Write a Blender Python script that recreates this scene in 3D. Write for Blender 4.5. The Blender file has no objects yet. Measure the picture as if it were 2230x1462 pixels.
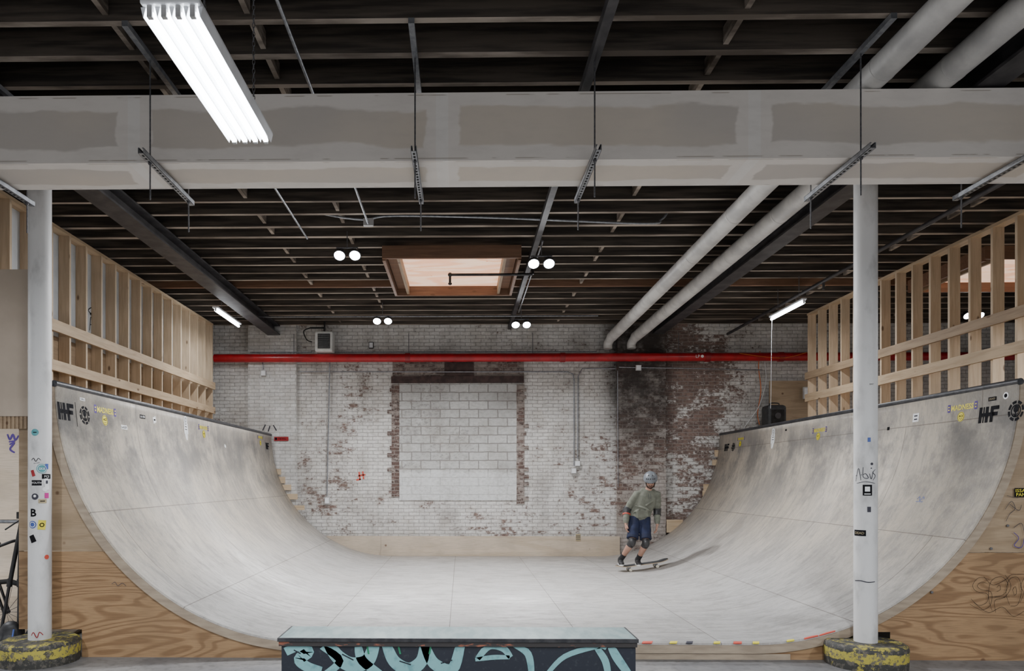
import bpy, math, random
from mathutils import Vector, Matrix
random.seed(7)
D=bpy.data; S=bpy.context.scene
sin,cos,pi,rad=math.sin,math.cos,math.pi,math.radians
YAW=rad(.9); F=1550.0; CX=1005-F*math.tan(YAW); HY=1047.0; CZ=1.72
# ---- survey helpers: where a measured sight line meets a real plane -------
def ray(px,py):
    u=(px-CX)/F; return Vector((u*cos(YAW)-sin(YAW), u*sin(YAW)+cos(YAW), -(py-HY)/F))
O=Vector((0,0,CZ))
def P(px,py,Y): r=ray(px,py); return O+r*(Y/r.y)
def PX(px,py,X): r=ray(px,py); return O+r*(X/r.x)
def PZ(px,py,Z): r=ray(px,py); return O+r*((Z-CZ)/r.z)
# ---------------------------------------------------------------- materials
def newmat(name):
    m=D.materials.new(name); m.use_nodes=True; nt=m.node_tree
    return m,nt,nt.nodes['Principled BSDF']
def N(nt,typ,ins=None,**pr):
    n=nt.nodes.new(typ)
    for k,v in pr.items(): setattr(n,k,v)
    for k,v in (ins or {}).items():
        s=n.inputs[k]
        if isinstance(v,bpy.types.NodeSocket): nt.links.new(v,s)
        else: s.default_value=v
    return n
def MT(nt,op,a,b=0.0,c=0.0):
    return N(nt,'ShaderNodeMath',{0:a,1:b,2:c},operation=op).outputs[0]
def c4(c): return (c[0],c[1],c[2],1)
def MX(nt,f,a,b,bl='MIX'):
    n=nt.nodes.new('ShaderNodeMix'); n.data_type='RGBA'; n.blend_type=bl
    for i,v in ((0,f),(6,a),(7,b)):
        if isinstance(v,bpy.types.NodeSocket): nt.links.new(v,n.inputs[i])
        else: n.inputs[i].default_value=(c4(v) if i else v)
    return n.outputs[2]
def MR(nt,v,a,b,c=0.0,d=1.0):
    return N(nt,'ShaderNodeMapRange',{0:v,1:a,2:b,3:c,4:d},interpolation_type='SMOOTHSTEP').outputs[0]
def POS(nt): return N(nt,'ShaderNodeNewGeometry').outputs['Position']
def SC(nt,v,s): return N(nt,'ShaderNodeMapping',{'Vector':v,'Scale':s}).outputs[0]
def NO(nt,v,scale,detail=4,rough=.55,dist=0.0):
    return N(nt,'ShaderNodeTexNoise',{'Vector':v,'Scale':scale,'Detail':detail,'Roughness':rough,'Distortion':dist}).outputs[0]
def LK(nt,a,b): nt.links.new(a,b)
def BUMP(nt,bs,h,st=.3,d=.01):
    LK(nt,N(nt,'ShaderNodeBump',{'Height':h,'Strength':st,'Distance':d}).outputs[0],bs.inputs['Normal'])
def pm(name,c1,c2=None,scale=8,rough=.6,metal=0,bump=0,st=(1,1,1),lo=.35,hi=.65,detail=5,spec=.5,pos=False):
    m,nt,bs=newmat(name)
    bs.inputs['Roughness'].default_value=rough; bs.inputs['Metallic'].default_value=metal
    bs.inputs['Specular IOR Level'].default_value=spec
    if c2 is None: c2=tuple(x*.8 for x in c1)
    v=SC(nt,POS(nt) if pos else N(nt,'ShaderNodeTexCoord').outputs['Object'],st)
    n=NO(nt,v,scale,detail)
    LK(nt,MX(nt,MR(nt,n,lo,hi),c1,c2),bs.inputs['Base Color'])
    if bump: BUMP(nt,bs,n,bump)
    return m
def emis(name,col,s):
    m,nt,bs=newmat(name)
    n=NO(nt,POS(nt),3,1)
    LK(nt,MX(nt,MR(nt,n,.3,.7,0,.1),col,tuple(x*.9 for x in col)),bs.inputs['Emission Color'])
    bs.inputs['Emission Strength'].default_value=s
    bs.inputs['Base Color'].default_value=c4(col)
    return m
def lumber(name,c1,c2,axis='z',knot=(.12,.06,.03)):
    m,nt,bs=newmat(name); v=POS(nt)
    s={'z':(9,9,.7),'x':(.7,9,9),'y':(9,.7,9)}[axis]
    k={'z':(1,1,.45),'x':(.45,1,1),'y':(1,.45,1)}[axis]
    n=NO(nt,SC(nt,v,s),3,5,.6,.4); big=NO(nt,v,2.1,2)
    c=MX(nt,MR(nt,n,.35,.7),c1,c2)
    c=MX(nt,MR(nt,big,.35,.65,0,.45),c,tuple(x*.72 for x in c1))
    vo=N(nt,'ShaderNodeTexVoronoi',{'Vector':SC(nt,v,k),'Scale':5.0}).outputs['Distance']
    c=MX(nt,MR(nt,vo,.05,.12,.85,0),c,knot)
    LK(nt,c,bs.inputs['Base Color']); bs.inputs['Roughness'].default_value=.65
    BUMP(nt,bs,n,.15); return m
def plywood(name,c1,c2,axes='xz',f=34,stain=.35,emit=0,knots=2.3,sc=1.3):
    m,nt,bs=newmat(name); v=POS(nt)
    s={'xz':(.35,.35,1.9),'yz':(.35,.35,1.5),'xy':(.4,1.4,1)}[axes]
    n=NO(nt,SC(nt,v,s),sc,2,.45,.3)
    band=MT(nt,'SINE',MT(nt,'MULTIPLY',n,f*2.2)); fine=NO(nt,SC(nt,v,tuple(x*(8 if x>1 else 1.5) for x in s)),10,4)
    c=MX(nt,MR(nt,band,-.2,1.0,0,.8),c1,c2)
    c=MX(nt,MR(nt,fine,.4,.7,0,.45),c,tuple(x*.6 for x in c2))
    c=MX(nt,MR(nt,NO(nt,v,1.7,4),.42,.7,0,stain),c,tuple(x*.5 for x in c1))
    vo=N(nt,'ShaderNodeTexVoronoi',{'Vector':v,'Scale':knots}).outputs['Distance']
    c=MX(nt,MR(nt,vo,.03,.07,.8,0),c,(.1,.045,.02) if not emit else (.45,.12,.05))
    LK(nt,c,bs.inputs['Base Color']); bs.inputs['Roughness'].default_value=.6
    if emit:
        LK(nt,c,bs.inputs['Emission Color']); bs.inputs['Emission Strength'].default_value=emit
    return m
def brick(name,paint,ex1,ex2,peel=.5,bw=.215,rh=.0755,mort=.007,soot=None,low=True,white_low=None,mdark=.5,tone=.35,grime=.5):
    m,nt,bs=newmat(name); v=POS(nt)
    sp=N(nt,'ShaderNodeSeparateXYZ',{0:v}); X,Y,Z=sp.outputs
    w=NO(nt,v,6,3); wv=MT(nt,'MULTIPLY',MT(nt,'SUBTRACT',w,.5),.03)
    uv=N(nt,'ShaderNodeCombineXYZ',{0:MT(nt,'ADD',MT(nt,'ADD',X,Y),wv),1:MT(nt,'ADD',Z,wv),2:0.0}).outputs[0]
    b=N(nt,'ShaderNodeTexBrick',{'Vector':uv,'Color1':(0,0,0,1),'Color2':(1,1,1,1),'Mortar':(.5,.5,.5,1),'Scale':1.0,'Mortar Size':mort,'Mortar Smooth':.3,'Brick Width':bw,'Row Height':rh})
    rnd=b.outputs['Color']; mo=b.outputs['Fac']
    big=NO(nt,v,.55,3,.6); mid=NO(nt,v,2.6,7,.68); fine=NO(nt,SC(nt,v,(1,1,1.6)),13,6,.7)
    a=MT(nt,'ADD',MT(nt,'MULTIPLY',big,.8),MT(nt,'MULTIPLY',mid,.7))
    a=MT(nt,'ADD',a,MT(nt,'MULTIPLY',fine,.8))
    a=MT(nt,'ADD',a,MT(nt,'MULTIPLY',rnd,.20))
    if low: a=MT(nt,'ADD',a,MR(nt,Z,2.2,.9,0,.10))
    if low: a=MT(nt,'ADD',a,MR(nt,MT(nt,'ABSOLUTE',MT(nt,'SUBTRACT',X,4.5)),0.3,2.1,.30,0))
    e=MR(nt,a,1.56-peel*.5,1.72-peel*.5)
    ex=MX(nt,rnd,ex1,ex2); ex=MX(nt,MR(nt,fine,.42,.62,0,.6),ex,tuple(x*.35 for x in ex1))
    ex=MX(nt,MT(nt,'MULTIPLY',mo,.8),ex,(.30,.27,.245))
    pc=MX(nt,MR(nt,fine,.35,.65,0,.6),paint,tuple(x*.6 for x in paint))
    pc=MX(nt,MR(nt,mid,.42,.65,0,.6),pc,tuple(x*y for x,y in zip(paint,(.6,.57,.53))))
    pc=MX(nt,MT(nt,'MULTIPLY',rnd,tone),pc,tuple(x*.6 for x in paint))
    pc=MX(nt,MT(nt,'MULTIPLY',mo,mdark),pc,(.12,.1,.09))
    c=MX(nt,MT(nt,'MULTIPLY',e,.92),pc,ex)
    if white_low is not None:
        wl=MR(nt,MT(nt,'ADD',Z,MT(nt,'MULTIPLY',mid,.3)),white_low+.12,white_low+.2,1,0)
        c=MX(nt,MT(nt,'MULTIPLY',wl,MR(nt,fine,.35,.6,.9,.55)),c,(.66,.67,.67))
    gr=NO(nt,SC(nt,v,(1.2,1,.7)),1.2,8,.7)
    c=MX(nt,MR(nt,gr,.47,.68,0,grime),c,(.16,.14,.125))
    if soot is not None:
        sx=MR(nt,MT(nt,'ABSOLUTE',MT(nt,'SUBTRACT',X,soot)),.3,1.0,1,0)
        sm=MT(nt,'MULTIPLY',MT(nt,'MULTIPLY',sx,MR(nt,Z,1.7,3.6)),MR(nt,mid,.25,.6,.45,1))
        c=MX(nt,MT(nt,'MULTIPLY',sm,.93),c,(.022,.017,.015))
    LK(nt,c,bs.inputs['Base Color']); bs.inputs['Roughness'].default_value=.8
    BUMP(nt,bs,MT(nt,'SUBTRACT',MT(nt,'MULTIPLY',fine,.6),mo),.7,.014)
    return m
def drywall(name,axis,mid,half):
    m,nt,bs=newmat(name); v=POS(nt); sp=N(nt,'ShaderNodeSeparateXYZ',{0:v})
    A=sp.outputs[axis]; X=sp.outputs[0]
    w=MT(nt,'MULTIPLY',MT(nt,'SUBTRACT',NO(nt,SC(nt,v,(1.0,3,3)),1.4,4),.5),.20)
    d=MT(nt,'ADD',MT(nt,'ABSOLUTE',MT(nt,'SUBTRACT',A,mid)),w)
    e=MR(nt,d,half*.50,half*.60)
    fx=MT(nt,'ABSOLUTE',MT(nt,'SUBTRACT',MT(nt,'FRACT',MT(nt,'DIVIDE',MT(nt,'ADD',X,21.75),2.4)),.5))
    j=MR(nt,MT(nt,'ADD',MT(nt,'SUBTRACT',.5,fx),MT(nt,'MULTIPLY',w,.3)),.05,.06,1,0)
    j2=MR(nt,MT(nt,'SUBTRACT',.5,fx),.018,.022,1,0)
    tone=MX(nt,MR(nt,NO(nt,v,.5,2),.4,.6),(.62,.55,.47),(.54,.495,.45))
    c=MX(nt,MT(nt,'MAXIMUM',e,j),tone,(.74,.69,.64))
    c=MX(nt,MT(nt,'MULTIPLY',j2,.5),c,(.79,.77,.74))
    c=MX(nt,MR(nt,NO(nt,SC(nt,v,(1,1,3)),5,6),.4,.75,0,.2),c,(.48,.44,.40))
    seam=MR(nt,MT(nt,'ABSOLUTE',MT(nt,'SUBTRACT',MT(nt,'ABSOLUTE',MT(nt,'SUBTRACT',A,mid)),half*.93)),.003,.005,1,0)
    brk=MR(nt,NO(nt,v,3.5,2),.5,.56)
    c=MX(nt,MT(nt,'MULTIPLY',MT(nt,'MULTIPLY',seam,brk),.6),c,(.3,.24,.18))
    LK(nt,c,bs.inputs['Base Color']); bs.inputs['Roughness'].default_value=.8
    return m
def ramp_mat():
    m,nt,bs=newmat('worn_ramp_sheet'); v=POS(nt); sp=N(nt,'ShaderNodeSeparateXYZ',{0:v}); Z=sp.outputs[2]
    uv=N(nt,'ShaderNodeTexCoord').outputs['UV']; vs=N(nt,'ShaderNodeSeparateXYZ',{0:uv})
    scr=NO(nt,SC(nt,uv,(6,1.6,1)),1.8,8,.7,.6); cloud=NO(nt,v,.8,5,.6); fine=NO(nt,SC(nt,uv,(16,5,1)),4,7,.75)
    blot=NO(nt,v,2.3,8,.7)
    c=MX(nt,MR(nt,cloud,.35,.65),(.57,.505,.415),(.45,.405,.345))
    flat=MR(nt,Z,.2,1.2,1,0)
    c=MX(nt,MT(nt,'MULTIPLY',flat,.75),c,(.52,.52,.525))
    c=MX(nt,MR(nt,scr,.42,.70,0,.6),c,(.25,.235,.225))
    c=MX(nt,MR(nt,blot,.46,.66,0,.45),c,(.28,.265,.25))
    c=MX(nt,MR(nt,fine,.5,.70,0,.35),c,(.72,.70,.68))
    c=MX(nt,MR(nt,fine,.46,.32,0,.35),c,(.2,.185,.175))
    top=MT(nt,'MULTIPLY',MR(nt,Z,1.0,2.4),MR(nt,MT(nt,'ADD',MT(nt,'MULTIPLY',blot,.6),MT(nt,'MULTIPLY',cloud,.5)),.44,.66))
    top=MT(nt,'MULTIPLY',top,MR(nt,MT(nt,'ADD',Z,MT(nt,'MULTIPLY',scr,.2)),2.72,2.45,.35,1))
    c=MX(nt,MT(nt,'MULTIPLY',top,.78),c,(.15,.145,.14))
    b=N(nt,'ShaderNodeTexBrick',{'Vector':N(nt,'ShaderNodeCombineXYZ',{0:vs.outputs[0],1:vs.outputs[1],2:0.0}).outputs[0],'Color1':(0,0,0,1),'Color2':(1,1,1,1),'Scale':1.0,'Mortar Size':.005,'Mortar Smooth':0.0,'Brick Width':2.44,'Row Height':1.31})
    c=MX(nt,MT(nt,'MULTIPLY',b.outputs['Color'],.16),c,(.24,.22,.2))
    c=MX(nt,MT(nt,'MULTIPLY',b.outputs['Fac'],.65),c,(.12,.10,.085))
    LK(nt,c,bs.inputs['Base Color'])
    LK(nt,MR(nt,scr,.3,.7,.36,.56),bs.inputs['Roughness'])
    bs.inputs['Specular IOR Level'].default_value=.35
    return m
def concrete():
    m,nt,bs=newmat('worn_concrete_floor'); v=POS(nt)
    c=MX(nt,MR(nt,NO(nt,v,1.3,6),.35,.65),(.12,.12,.125),(.2,.195,.19))
    c=MX(nt,MR(nt,NO(nt,v,14,6),.45,.7,0,.5),c,(.06,.06,.06))
    LK(nt,c,bs.inputs['Base Color']); bs.inputs['Roughness'].default_value=.55; return m
def painted_ring():
    m,nt,bs=newmat('chipped_yellow_black_paint'); v=POS(nt)
    n=NO(nt,v,8,8,.75); Z=N(nt,'ShaderNodeSeparateXYZ',{0:v}).outputs[2]
    band=MR(nt,MT(nt,'ABSOLUTE',MT(nt,'SUBTRACT',Z,.12)),.035,.055,1,0)
    top=MR(nt,Z,.195,.205)
    e=MR(nt,MT(nt,'SUBTRACT',n,MT(nt,'MULTIPLY',MT(nt,'MAXIMUM',band,MT(nt,'MULTIPLY',top,.45)),.16)),.36,.42)
    c=MX(nt,e,(.36,.31,.05),(.03,.03,.027))
    c=MX(nt,MR(nt,NO(nt,v,22,6,.7),.50,.60),c,(.10,.09,.075))
    LK(nt,c,bs.inputs['Base Color']); bs.inputs['Roughness'].default_value=.7; BUMP(nt,bs,n,.5,.02); return m

m_ramp=ramp_mat(); m_floor=concrete(); m_ring=painted_ring()
m_brick=brick('peeling_white_brick',(.74,.725,.70),(.13,.07,.055),(.24,.15,.12),peel=.31,soot=3.65,grime=.42)
m_brick_w=brick('white_painted_brick',(.72,.715,.70),(.2,.12,.095),(.3,.22,.18),peel=.06,low=False,grime=.25,mdark=.35)
m_brick_d=brick('sooty_dark_brick',(.44,.40,.37),(.09,.05,.042),(.19,.12,.095),peel=.76,soot=3.7,low=False)
m_cmu=brick('painted_cinder_block',(.58,.58,.565),(.38,.37,.355),(.5,.49,.475),peel=.62,bw=.40,rh=.178,mort=.012,low=False,white_low=1.9,mdark=.6,tone=.6,grime=.3)
m_joist=pm('dark_joist_side',(.045,.038,.033),(.11,.09,.073),3,.8,st=(.4,6,6),spec=.2,pos=True)
m_joistb=pm('pale_joist_underside',(.40,.34,.285),(.13,.105,.085),1.6,.8,st=(.6,2.5,8),lo=.36,hi=.62,detail=8,spec=.2,pos=True)  # joist undersides coloured paler than the sides
m_newj=lumber('brown_joist_wood',(.22,.115,.065),(.14,.07,.04),'x')
m_deck_dark=pm('blackened_roof_boards',(.014,.012,.012),(.075,.062,.052),2.5,.9,st=(5,.5,1),spec=.1,lo=.4,hi=.7,detail=8)
m_steel_dark=pm('dark_steel',(.04,.037,.04),(.075,.07,.072),5,.55,.3)
m_galv=pm('galvanised_steel',(.33,.34,.36),(.22,.23,.25),20,.4,.7)
m_rod=pm('threaded_rod_steel',(.2,.2,.21),(.13,.13,.14),60,.45,.7)
m_hole=pm('slot_shadow_black',(.01,.01,.01),None,5,.9)
m_dw_f=drywall('taped_drywall_face',2,4.457,.263); m_dw_s=drywall('taped_drywall_soffit',1,5.75,.25)
m_lum=lumber('pine_stud',(.64,.50,.35),(.50,.37,.24),'z'); m_lumy=lumber('pine_rail',(.55,.42,.28),(.42,.30,.19),'y'); m_lumx=lumber('pine_board',(.60,.47,.32),(.48,.35,.22),'x')
m_oldrail=lumber('weathered_rail',(.36,.26,.165),(.25,.17,.105),'y')
m_plyf=plywood('orange_plywood',(.36,.225,.115),(.20,.11,.05),f=44,sc=1.7); m_plyu=plywood('pale_plywood',(.38,.28,.18),(.30,.215,.13),f=20,stain=.3,sc=1.7)
m_plyk=plywood('kickboard_plywood',(.56,.47,.37),(.48,.39,.29),f=8,stain=.35)
m_plyedge=pm('layered_plywood_edge',(.38,.31,.23),(.27,.215,.16),4,.7,bump=.1,st=(1,1,5),lo=.3,hi=.7)
m_mdf=pm('beige_guard_panel',(.44,.365,.295),(.38,.315,.25),2,.7)
m_plys=plywood('self_glowing_plywood',(.95,.66,.47),(.85,.42,.25),'xy',f=20,stain=0,emit=1.15,knots=3.4)  # plywood glows by itself, standing in for light falling on it
m_white=pm('white_sheet',(.62,.65,.68),(.5,.53,.56),2,.7)
m_colw=pm('scuffed_white_column_paint',(.60,.60,.60),(.36,.36,.36),7,.5,bump=.15,st=(1,1,.5),lo=.45,hi=.8,detail=8)
m_pipew=pm('white_insulation_jacket',(.60,.585,.56),(.44,.43,.42),4,.5)
m_red=pm('red_enamel',(.45,.012,.02),(.32,.01,.015),6,.32); m_redd=pm('red_coupling',(.3,.012,.018),None,6,.4)
m_rust=pm('rusted_lintel',(.07,.042,.038),(.035,.022,.02),9,.8)
m_black=pm('black_plastic',(.015,.015,.017),(.03,.03,.032),14,.5); m_blackm=pm('black_metal',(.02,.02,.022),(.04,.04,.04),10,.35,.6)
m_cop=pm('dark_coping',(.03,.032,.037),(.06,.06,.065),12,.4,.4)
m_tube=emis('fluorescent_tube',(.93,.97,1),22); m_led=emis('flood_lens',(.95,.97,1),60)
m_refl=pm('white_reflector',(.8,.82,.85),None,4,.3)
m_lid=pm('worn_slick_top',(.30,.38,.38),(.2,.28,.29),4,.3,st=(3,1,1)); m_navy=pm('dark_painted_plywood',(.012,.016,.026),(.035,.04,.05),30,.6,lo=.55,hi=.75)
m_teal=pm('teal_paint',(.19,.40,.42),(.12,.28,.30),14,.6,lo=.5,hi=.7); m_scr=pm('scuffed_dark_wood',(.03,.027,.027),(.24,.085,.05),7,.7,st=(1,4,4),lo=.58,hi=.66)
m_green=pm('green_paint',(.02,.2,.1),None,9,.6)
m_ink=pm('black_ink',(.010,.010,.012),None,9,.9,spec=.1); m_ing=pm('grey_ink',(.06,.06,.075),None,9,.9,spec=.1); m_purp=pm('purple_ink',(.07,.035,.24),None,9,.7)
m_yel=pm('yellow_vinyl',(.72,.62,.04),None,9,.5); m_vw=pm('white_vinyl',(.80,.81,.82),None,9,.5); m_dk=pm('dark_grey_print',(.012,.012,.014),(.022,.022,.025),30,.95,spec=.05)
m_blu=pm('blue_vinyl',(.05,.1,.35),None,9,.5); m_tl=pm('teal_vinyl',(.08,.3,.33),None,9,.5); m_mag=pm('magenta_vinyl',(.5,.03,.25),None,9,.5)
m_redv=pm('red_tape',(.6,.08,.05),None,9,.5); m_orange=pm('orange_cord',(.7,.18,.04),None,9,.5); m_grey=pm('grey_enamel',(.5,.5,.5),(.4,.4,.4),7,.5)
m_heat=pm('white_enamel',(.66,.66,.64),(.55,.55,.53),7,.5)
m_tape=pm('gold_print',(.4,.33,.2),None,9,.5); m_tire=pm('black_rubber',(.02,.02,.02),None,20,.8)

# ---------------------------------------------------------------- geometry
class B:
    def __init__(s): s.v=[];s.f=[];s.m=[];s.s=[];s.uv=None
    def add(s,vs,fs,m=0,sm=False):
        o=len(s.v); s.v+= [Vector(p) for p in vs]
        for f in fs: s.f.append(tuple(i+o for i in f)); s.m.append(m); s.s.append(sm)
    def box(s,x0,x1,y0,y1,z0,z1,m=0,mb=None):
        vs=[(x,y,z) for z in(z0,z1) for y in(y0,y1) for x in(x0,x1)]
        o=len(s.f)
        s.add(vs,[(0,2,3,1),(4,5,7,6),(0,1,5,4),(2,6,7,3),(0,4,6,2),(1,3,7,5)],m)
        if mb is not None: s.m[o]=mb
        return s
    def obox(s,c,size,mat,m=0):
        hx,hy,hz=[k/2 for k in size]; c=Vector(c)
        vs=[c+mat@Vector((x,y,z)) for z in(-hz,hz) for y in(-hy,hy) for x in(-hx,hx)]
        s.add(vs,[(0,2,3,1),(4,5,7,6),(0,1,5,4),(2,6,7,3),(0,4,6,2),(1,3,7,5)],m); return s
    def tube(s,pts,r,n=12,m=0,caps=True,sq=(1,1),up=None):
        pts=[Vector(p) for p in pts]; k=len(pts)
        rs=r if isinstance(r,(list,tuple)) else [r]*k
        vs=[];fs=[];pu=None
        for i,p in enumerate(pts):
            t=(pts[min(i+1,k-1)]-pts[max(i-1,0)]).normalized()
            if pu is None:
                a=Vector(up) if up else (Vector((0,0,1)) if abs(t.z)<.9 else Vector((0,1,0)))
                pu=(a-t*a.dot(t)).normalized()
            else: pu=(pu-t*pu.dot(t)).normalized()
            w=t.cross(pu)
            rr=rs[i]; ra,rb=(rr if isinstance(rr,tuple) else (rr*sq[0],rr*sq[1]))
            for j in range(n):
                a=2*pi*j/n; vs.append(p+pu*(ra*cos(a))+w*(rb*sin(a)))
        for i in range(k-1):
            for j in range(n):
                fs.append((i*n+j,i*n+(j+1)%n,(i+1)*n+(j+1)%n,(i+1)*n+j))
        s.add(vs,fs,m,True)
        if caps:
            s.add(vs[:n],[tuple(range(n-1,-1,-1))],m); s.add(vs[-n:],[tuple(range(n))],m)
        return s
    def sph(s,c,r,m=0,nu=16,nv=10,mat=None,v0=0,v1=pi):
        c=Vector(c); r=(r,r,r) if not isinstance(r,tuple) else r; vs=[];fs=[]
        mat=mat or Matrix.Identity(3)
        for i in range(nv+1):
            t=v0+(v1-v0)*i/nv
            for j in range(nu):
                a=2*pi*j/nu; vs.append(c+mat@Vector((r[0]*sin(t)*cos(a),r[1]*sin(t)*sin(a),r[2]*cos(t))))
        for i in range(nv):
            for j in range(nu): fs.append((i*nu+j,(i+1)*nu+j,(i+1)*nu+(j+1)%nu,i*nu+(j+1)%nu))
        s.add(vs,fs,m,True)
        if v1<pi-.01: s.add(vs[-nu:],[tuple(range(nu))],m)
        return s
    def caps(s,pts,rs,n=12,m=0,sq=(1,1),up=None):
        s.tube(pts,rs,n,m,True,sq,up)
        for p,r in((pts[0],rs[0]),(pts[-1],rs[-1])):
            rr=min(r) if isinstance(r,tuple) else r*min(sq)
            s.sph(p,rr,m,10,8)
        return s
WP={}
def meta(o,label,cat,group,kind):
    if label:o['label']=label
    if cat:o['category']=cat
    if group:o['group']=group
    if kind:o['kind']=kind
def mk(name,b,mats,parent=None,label=None,cat=None,group=None,kind=None,bevel=0,solid=0):
    if not isinstance(mats,(list,tuple)): mats=[mats]
    me=D.meshes.new(name)
    mn=Vector([min(p[i] for p in b.v) for i in range(3)]); mxx=Vector([max(p[i] for p in b.v) for i in range(3)])
    base=Vector(((mn.x+mxx.x)/2,(mn.y+mxx.y)/2,mn.z))
    me.from_pydata([p-base for p in b.v],[],b.f)
    for m in mats: me.materials.append(m)
    for i,p in enumerate(me.polygons): p.material_index=b.m[i]; p.use_smooth=b.s[i]
    if b.uv:
        ul=me.uv_layers.new(name='UVMap')
        for l in me.loops: ul.data[l.index].uv=b.uv[l.vertex_index]
    me.update()
    o=D.objects.new(name,me); S.collection.objects.link(o); WP[o.name]=base
    if parent: o.parent=parent; o.location=base-WP[parent.name]
    else: o.location=base
    if bevel:
        bm=o.modifiers.new('bevel','BEVEL'); bm.width=bevel; bm.segments=2; bm.limit_method='ANGLE'
    if solid:
        sm=o.modifiers.new('solid','SOLIDIFY'); sm.thickness=solid; sm.offset=0
    meta(o,label,cat,group,kind); return o
def empty(name,loc,label=None,cat=None,group=None,parent=None):
    o=D.objects.new(name,None); S.collection.objects.link(o); o.empty_display_size=.1
    WP[o.name]=Vector(loc); o.location=Vector(loc)-(WP[parent.name] if parent else Vector((0,0,0)))
    if parent:o.parent=parent
    meta(o,label,cat,group,None); return o
def light(name,typ,loc,energy,direction=None,parent=None,size=.1,size_y=None,col=(1,1,1),spot=None,blend=.6):
    l=D.lights.new(name,typ); l.energy=energy; l.color=col
    if typ=='AREA':
        l.size=size
        if size_y: l.shape='RECTANGLE'; l.size_y=size_y
    else: l.shadow_soft_size=size
    if spot: l.spot_size=spot; l.spot_blend=blend
    o=D.objects.new(name,l); S.collection.objects.link(o)
    if direction is not None: o.rotation_euler=Vector(direction).to_track_quat('-Z','Y').to_euler()
    if parent: o.parent=parent; o.location=Vector(loc)-WP[parent.name]
    else: o.location=loc
    return o
def crom(pts,n=6,closed=False):
    pts=[Vector(p) for p in pts]; out=[]; k=len(pts)
    for i in range(k-1 if not closed else k):
        p0=pts[max(i-1,0)] if not closed else pts[(i-1)%k]; p1=pts[i]; p2=pts[(i+1)%k]; p3=pts[min(i+2,k-1)] if not closed else pts[(i+2)%k]
        for j in range(n):
            t=j/n; out.append(.5*((2*p1)+(p2-p0)*t+(2*p0-5*p1+4*p2-p3)*t*t+(3*p1-p0-3*p2+p3)*t**3))
    out.append(pts[-1] if not closed else pts[0]); return out
# 2-D artwork mapped on to real surfaces
class Art:
    def __init__(s): s.v=[];s.f=[];s.m=[]
    def add(s,vs,fs,m,l):
        o=len(s.v); s.v+=[(a,b,l) for a,b in vs]
        for f in fs: s.f.append(tuple(i+o for i in f)); s.m.append(m)
    def rect(s,u,v,w,h,m=0,l=0,n=6,rot=0):
        vs=[]
        for j in(0,1):
            for i in range(n+1):
                a=-w/2+w*i/n; b=-h/2+h*j; vs.append((u+a*cos(rot)-b*sin(rot),v+a*sin(rot)+b*cos(rot)))
        s.add(vs,[(i,i+1,n+2+i,n+1+i) for i in range(n)],m,l); return s
    def disc(s,u,v,r,m=0,l=0,n=24,ry=None):
        ry=ry or r
        vs=[(u,v)]+[(u+r*cos(2*pi*i/n),v+ry*sin(2*pi*i/n)) for i in range(n)]
        s.add(vs,[(0,1+i,1+(i+1)%n) for i in range(n)],m,l); return s
    def ring(s,u,v,r0,r1,m=0,l=0,n=28,a0=0,a1=2*pi):
        vs=[];
        for i in range(n+1):
            a=a0+(a1-a0)*i/n; vs+=[(u+r0*cos(a),v+r0*sin(a)),(u+r1*cos(a),v+r1*sin(a))]
        s.add(vs,[(2*i,2*i+1,2*i+3,2*i+2) for i in range(n)],m,l); return s
    def stroke(s,pts,w,m=0,l=0,n=5,smooth=True):
        p=crom([(a,b,0) for a,b in pts],n) if smooth and len(pts)>2 else [Vector((a,b,0)) for a,b in pts]
        vs=[]
        for i,q in enumerate(p):
            t=(p[min(i+1,len(p)-1)]-p[max(i-1,0)]); t=t.normalized() if t.length>1e-9 else Vector((1,0,0))
            x=w*(.75+.25*sin(pi*i/(len(p)-1))); vs+=[(q.x-t.y*x/2,q.y+t.x*x/2),(q.x+t.y*x/2,q.y-t.x*x/2)]
        s.add(vs,[(2*i,2*i+1,2*i+3,2*i+2) for i in range(len(p)-1)],m,l); return s
    def text(s,t,u,v,h,m=0,l=0,w=None,bold=.0,rot=0):
        c=D.curves.new('t','FONT'); c.body=t; c.size=1; c.offset=bold; c.resolution_u=2
        o=D.objects.new('t',c); S.collection.objects.link(o)
        dg=bpy.context.evaluated_depsgraph_get(); me=D.meshes.new_from_object(o.evaluated_get(dg))
        xs=[q.co.x for q in me.vertices]; ys=[q.co.y for q in me.vertices]
        hh=max(ys)-min(ys); ww=max(xs)-min(xs); cx=(max(xs)+min(xs))/2; cy=(max(ys)+min(ys))/2
        sy=h/hh; sx=(w/ww) if w else sy
        vs=[]
        for q in me.vertices:
            a=(q.co.x-cx)*sx; b=(q.co.y-cy)*sy; vs.append((u+a*cos(rot)-b*sin(rot),v+a*sin(rot)+b*cos(rot)))
        s.add(vs,[tuple(p.vertices) for p in me.polygons],m,l)
        D.objects.remove(o); D.meshes.remove(me); return s
    def build(s,fn,sub=0):
        b=B(); b.add([fn(u,v,.003+.0015*l) for u,v,l in s.v],s.f); b.m=list(s.m); return b
def bake(b,voxel,it=3,name='t'):
    me=D.meshes.new('t'); me.from_pydata(b.v,[],b.f); o=D.objects.new('t',me); S.collection.objects.link(o)
    r=o.modifiers.new('r','REMESH'); r.mode='VOXEL'; r.voxel_size=voxel
    q=o.modifiers.new('s','SMOOTH'); q.factor=.5; q.iterations=it
    dg=bpy.context.evaluated_depsgraph_get(); m2=D.meshes.new_from_object(o.evaluated_get(dg))
    nb=B(); nb.add([v.co.copy() for v in m2.vertices],[tuple(p.vertices) for p in m2.polygons],0,True)
    D.objects.remove(o); D.meshes.remove(m2); return nb

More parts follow.
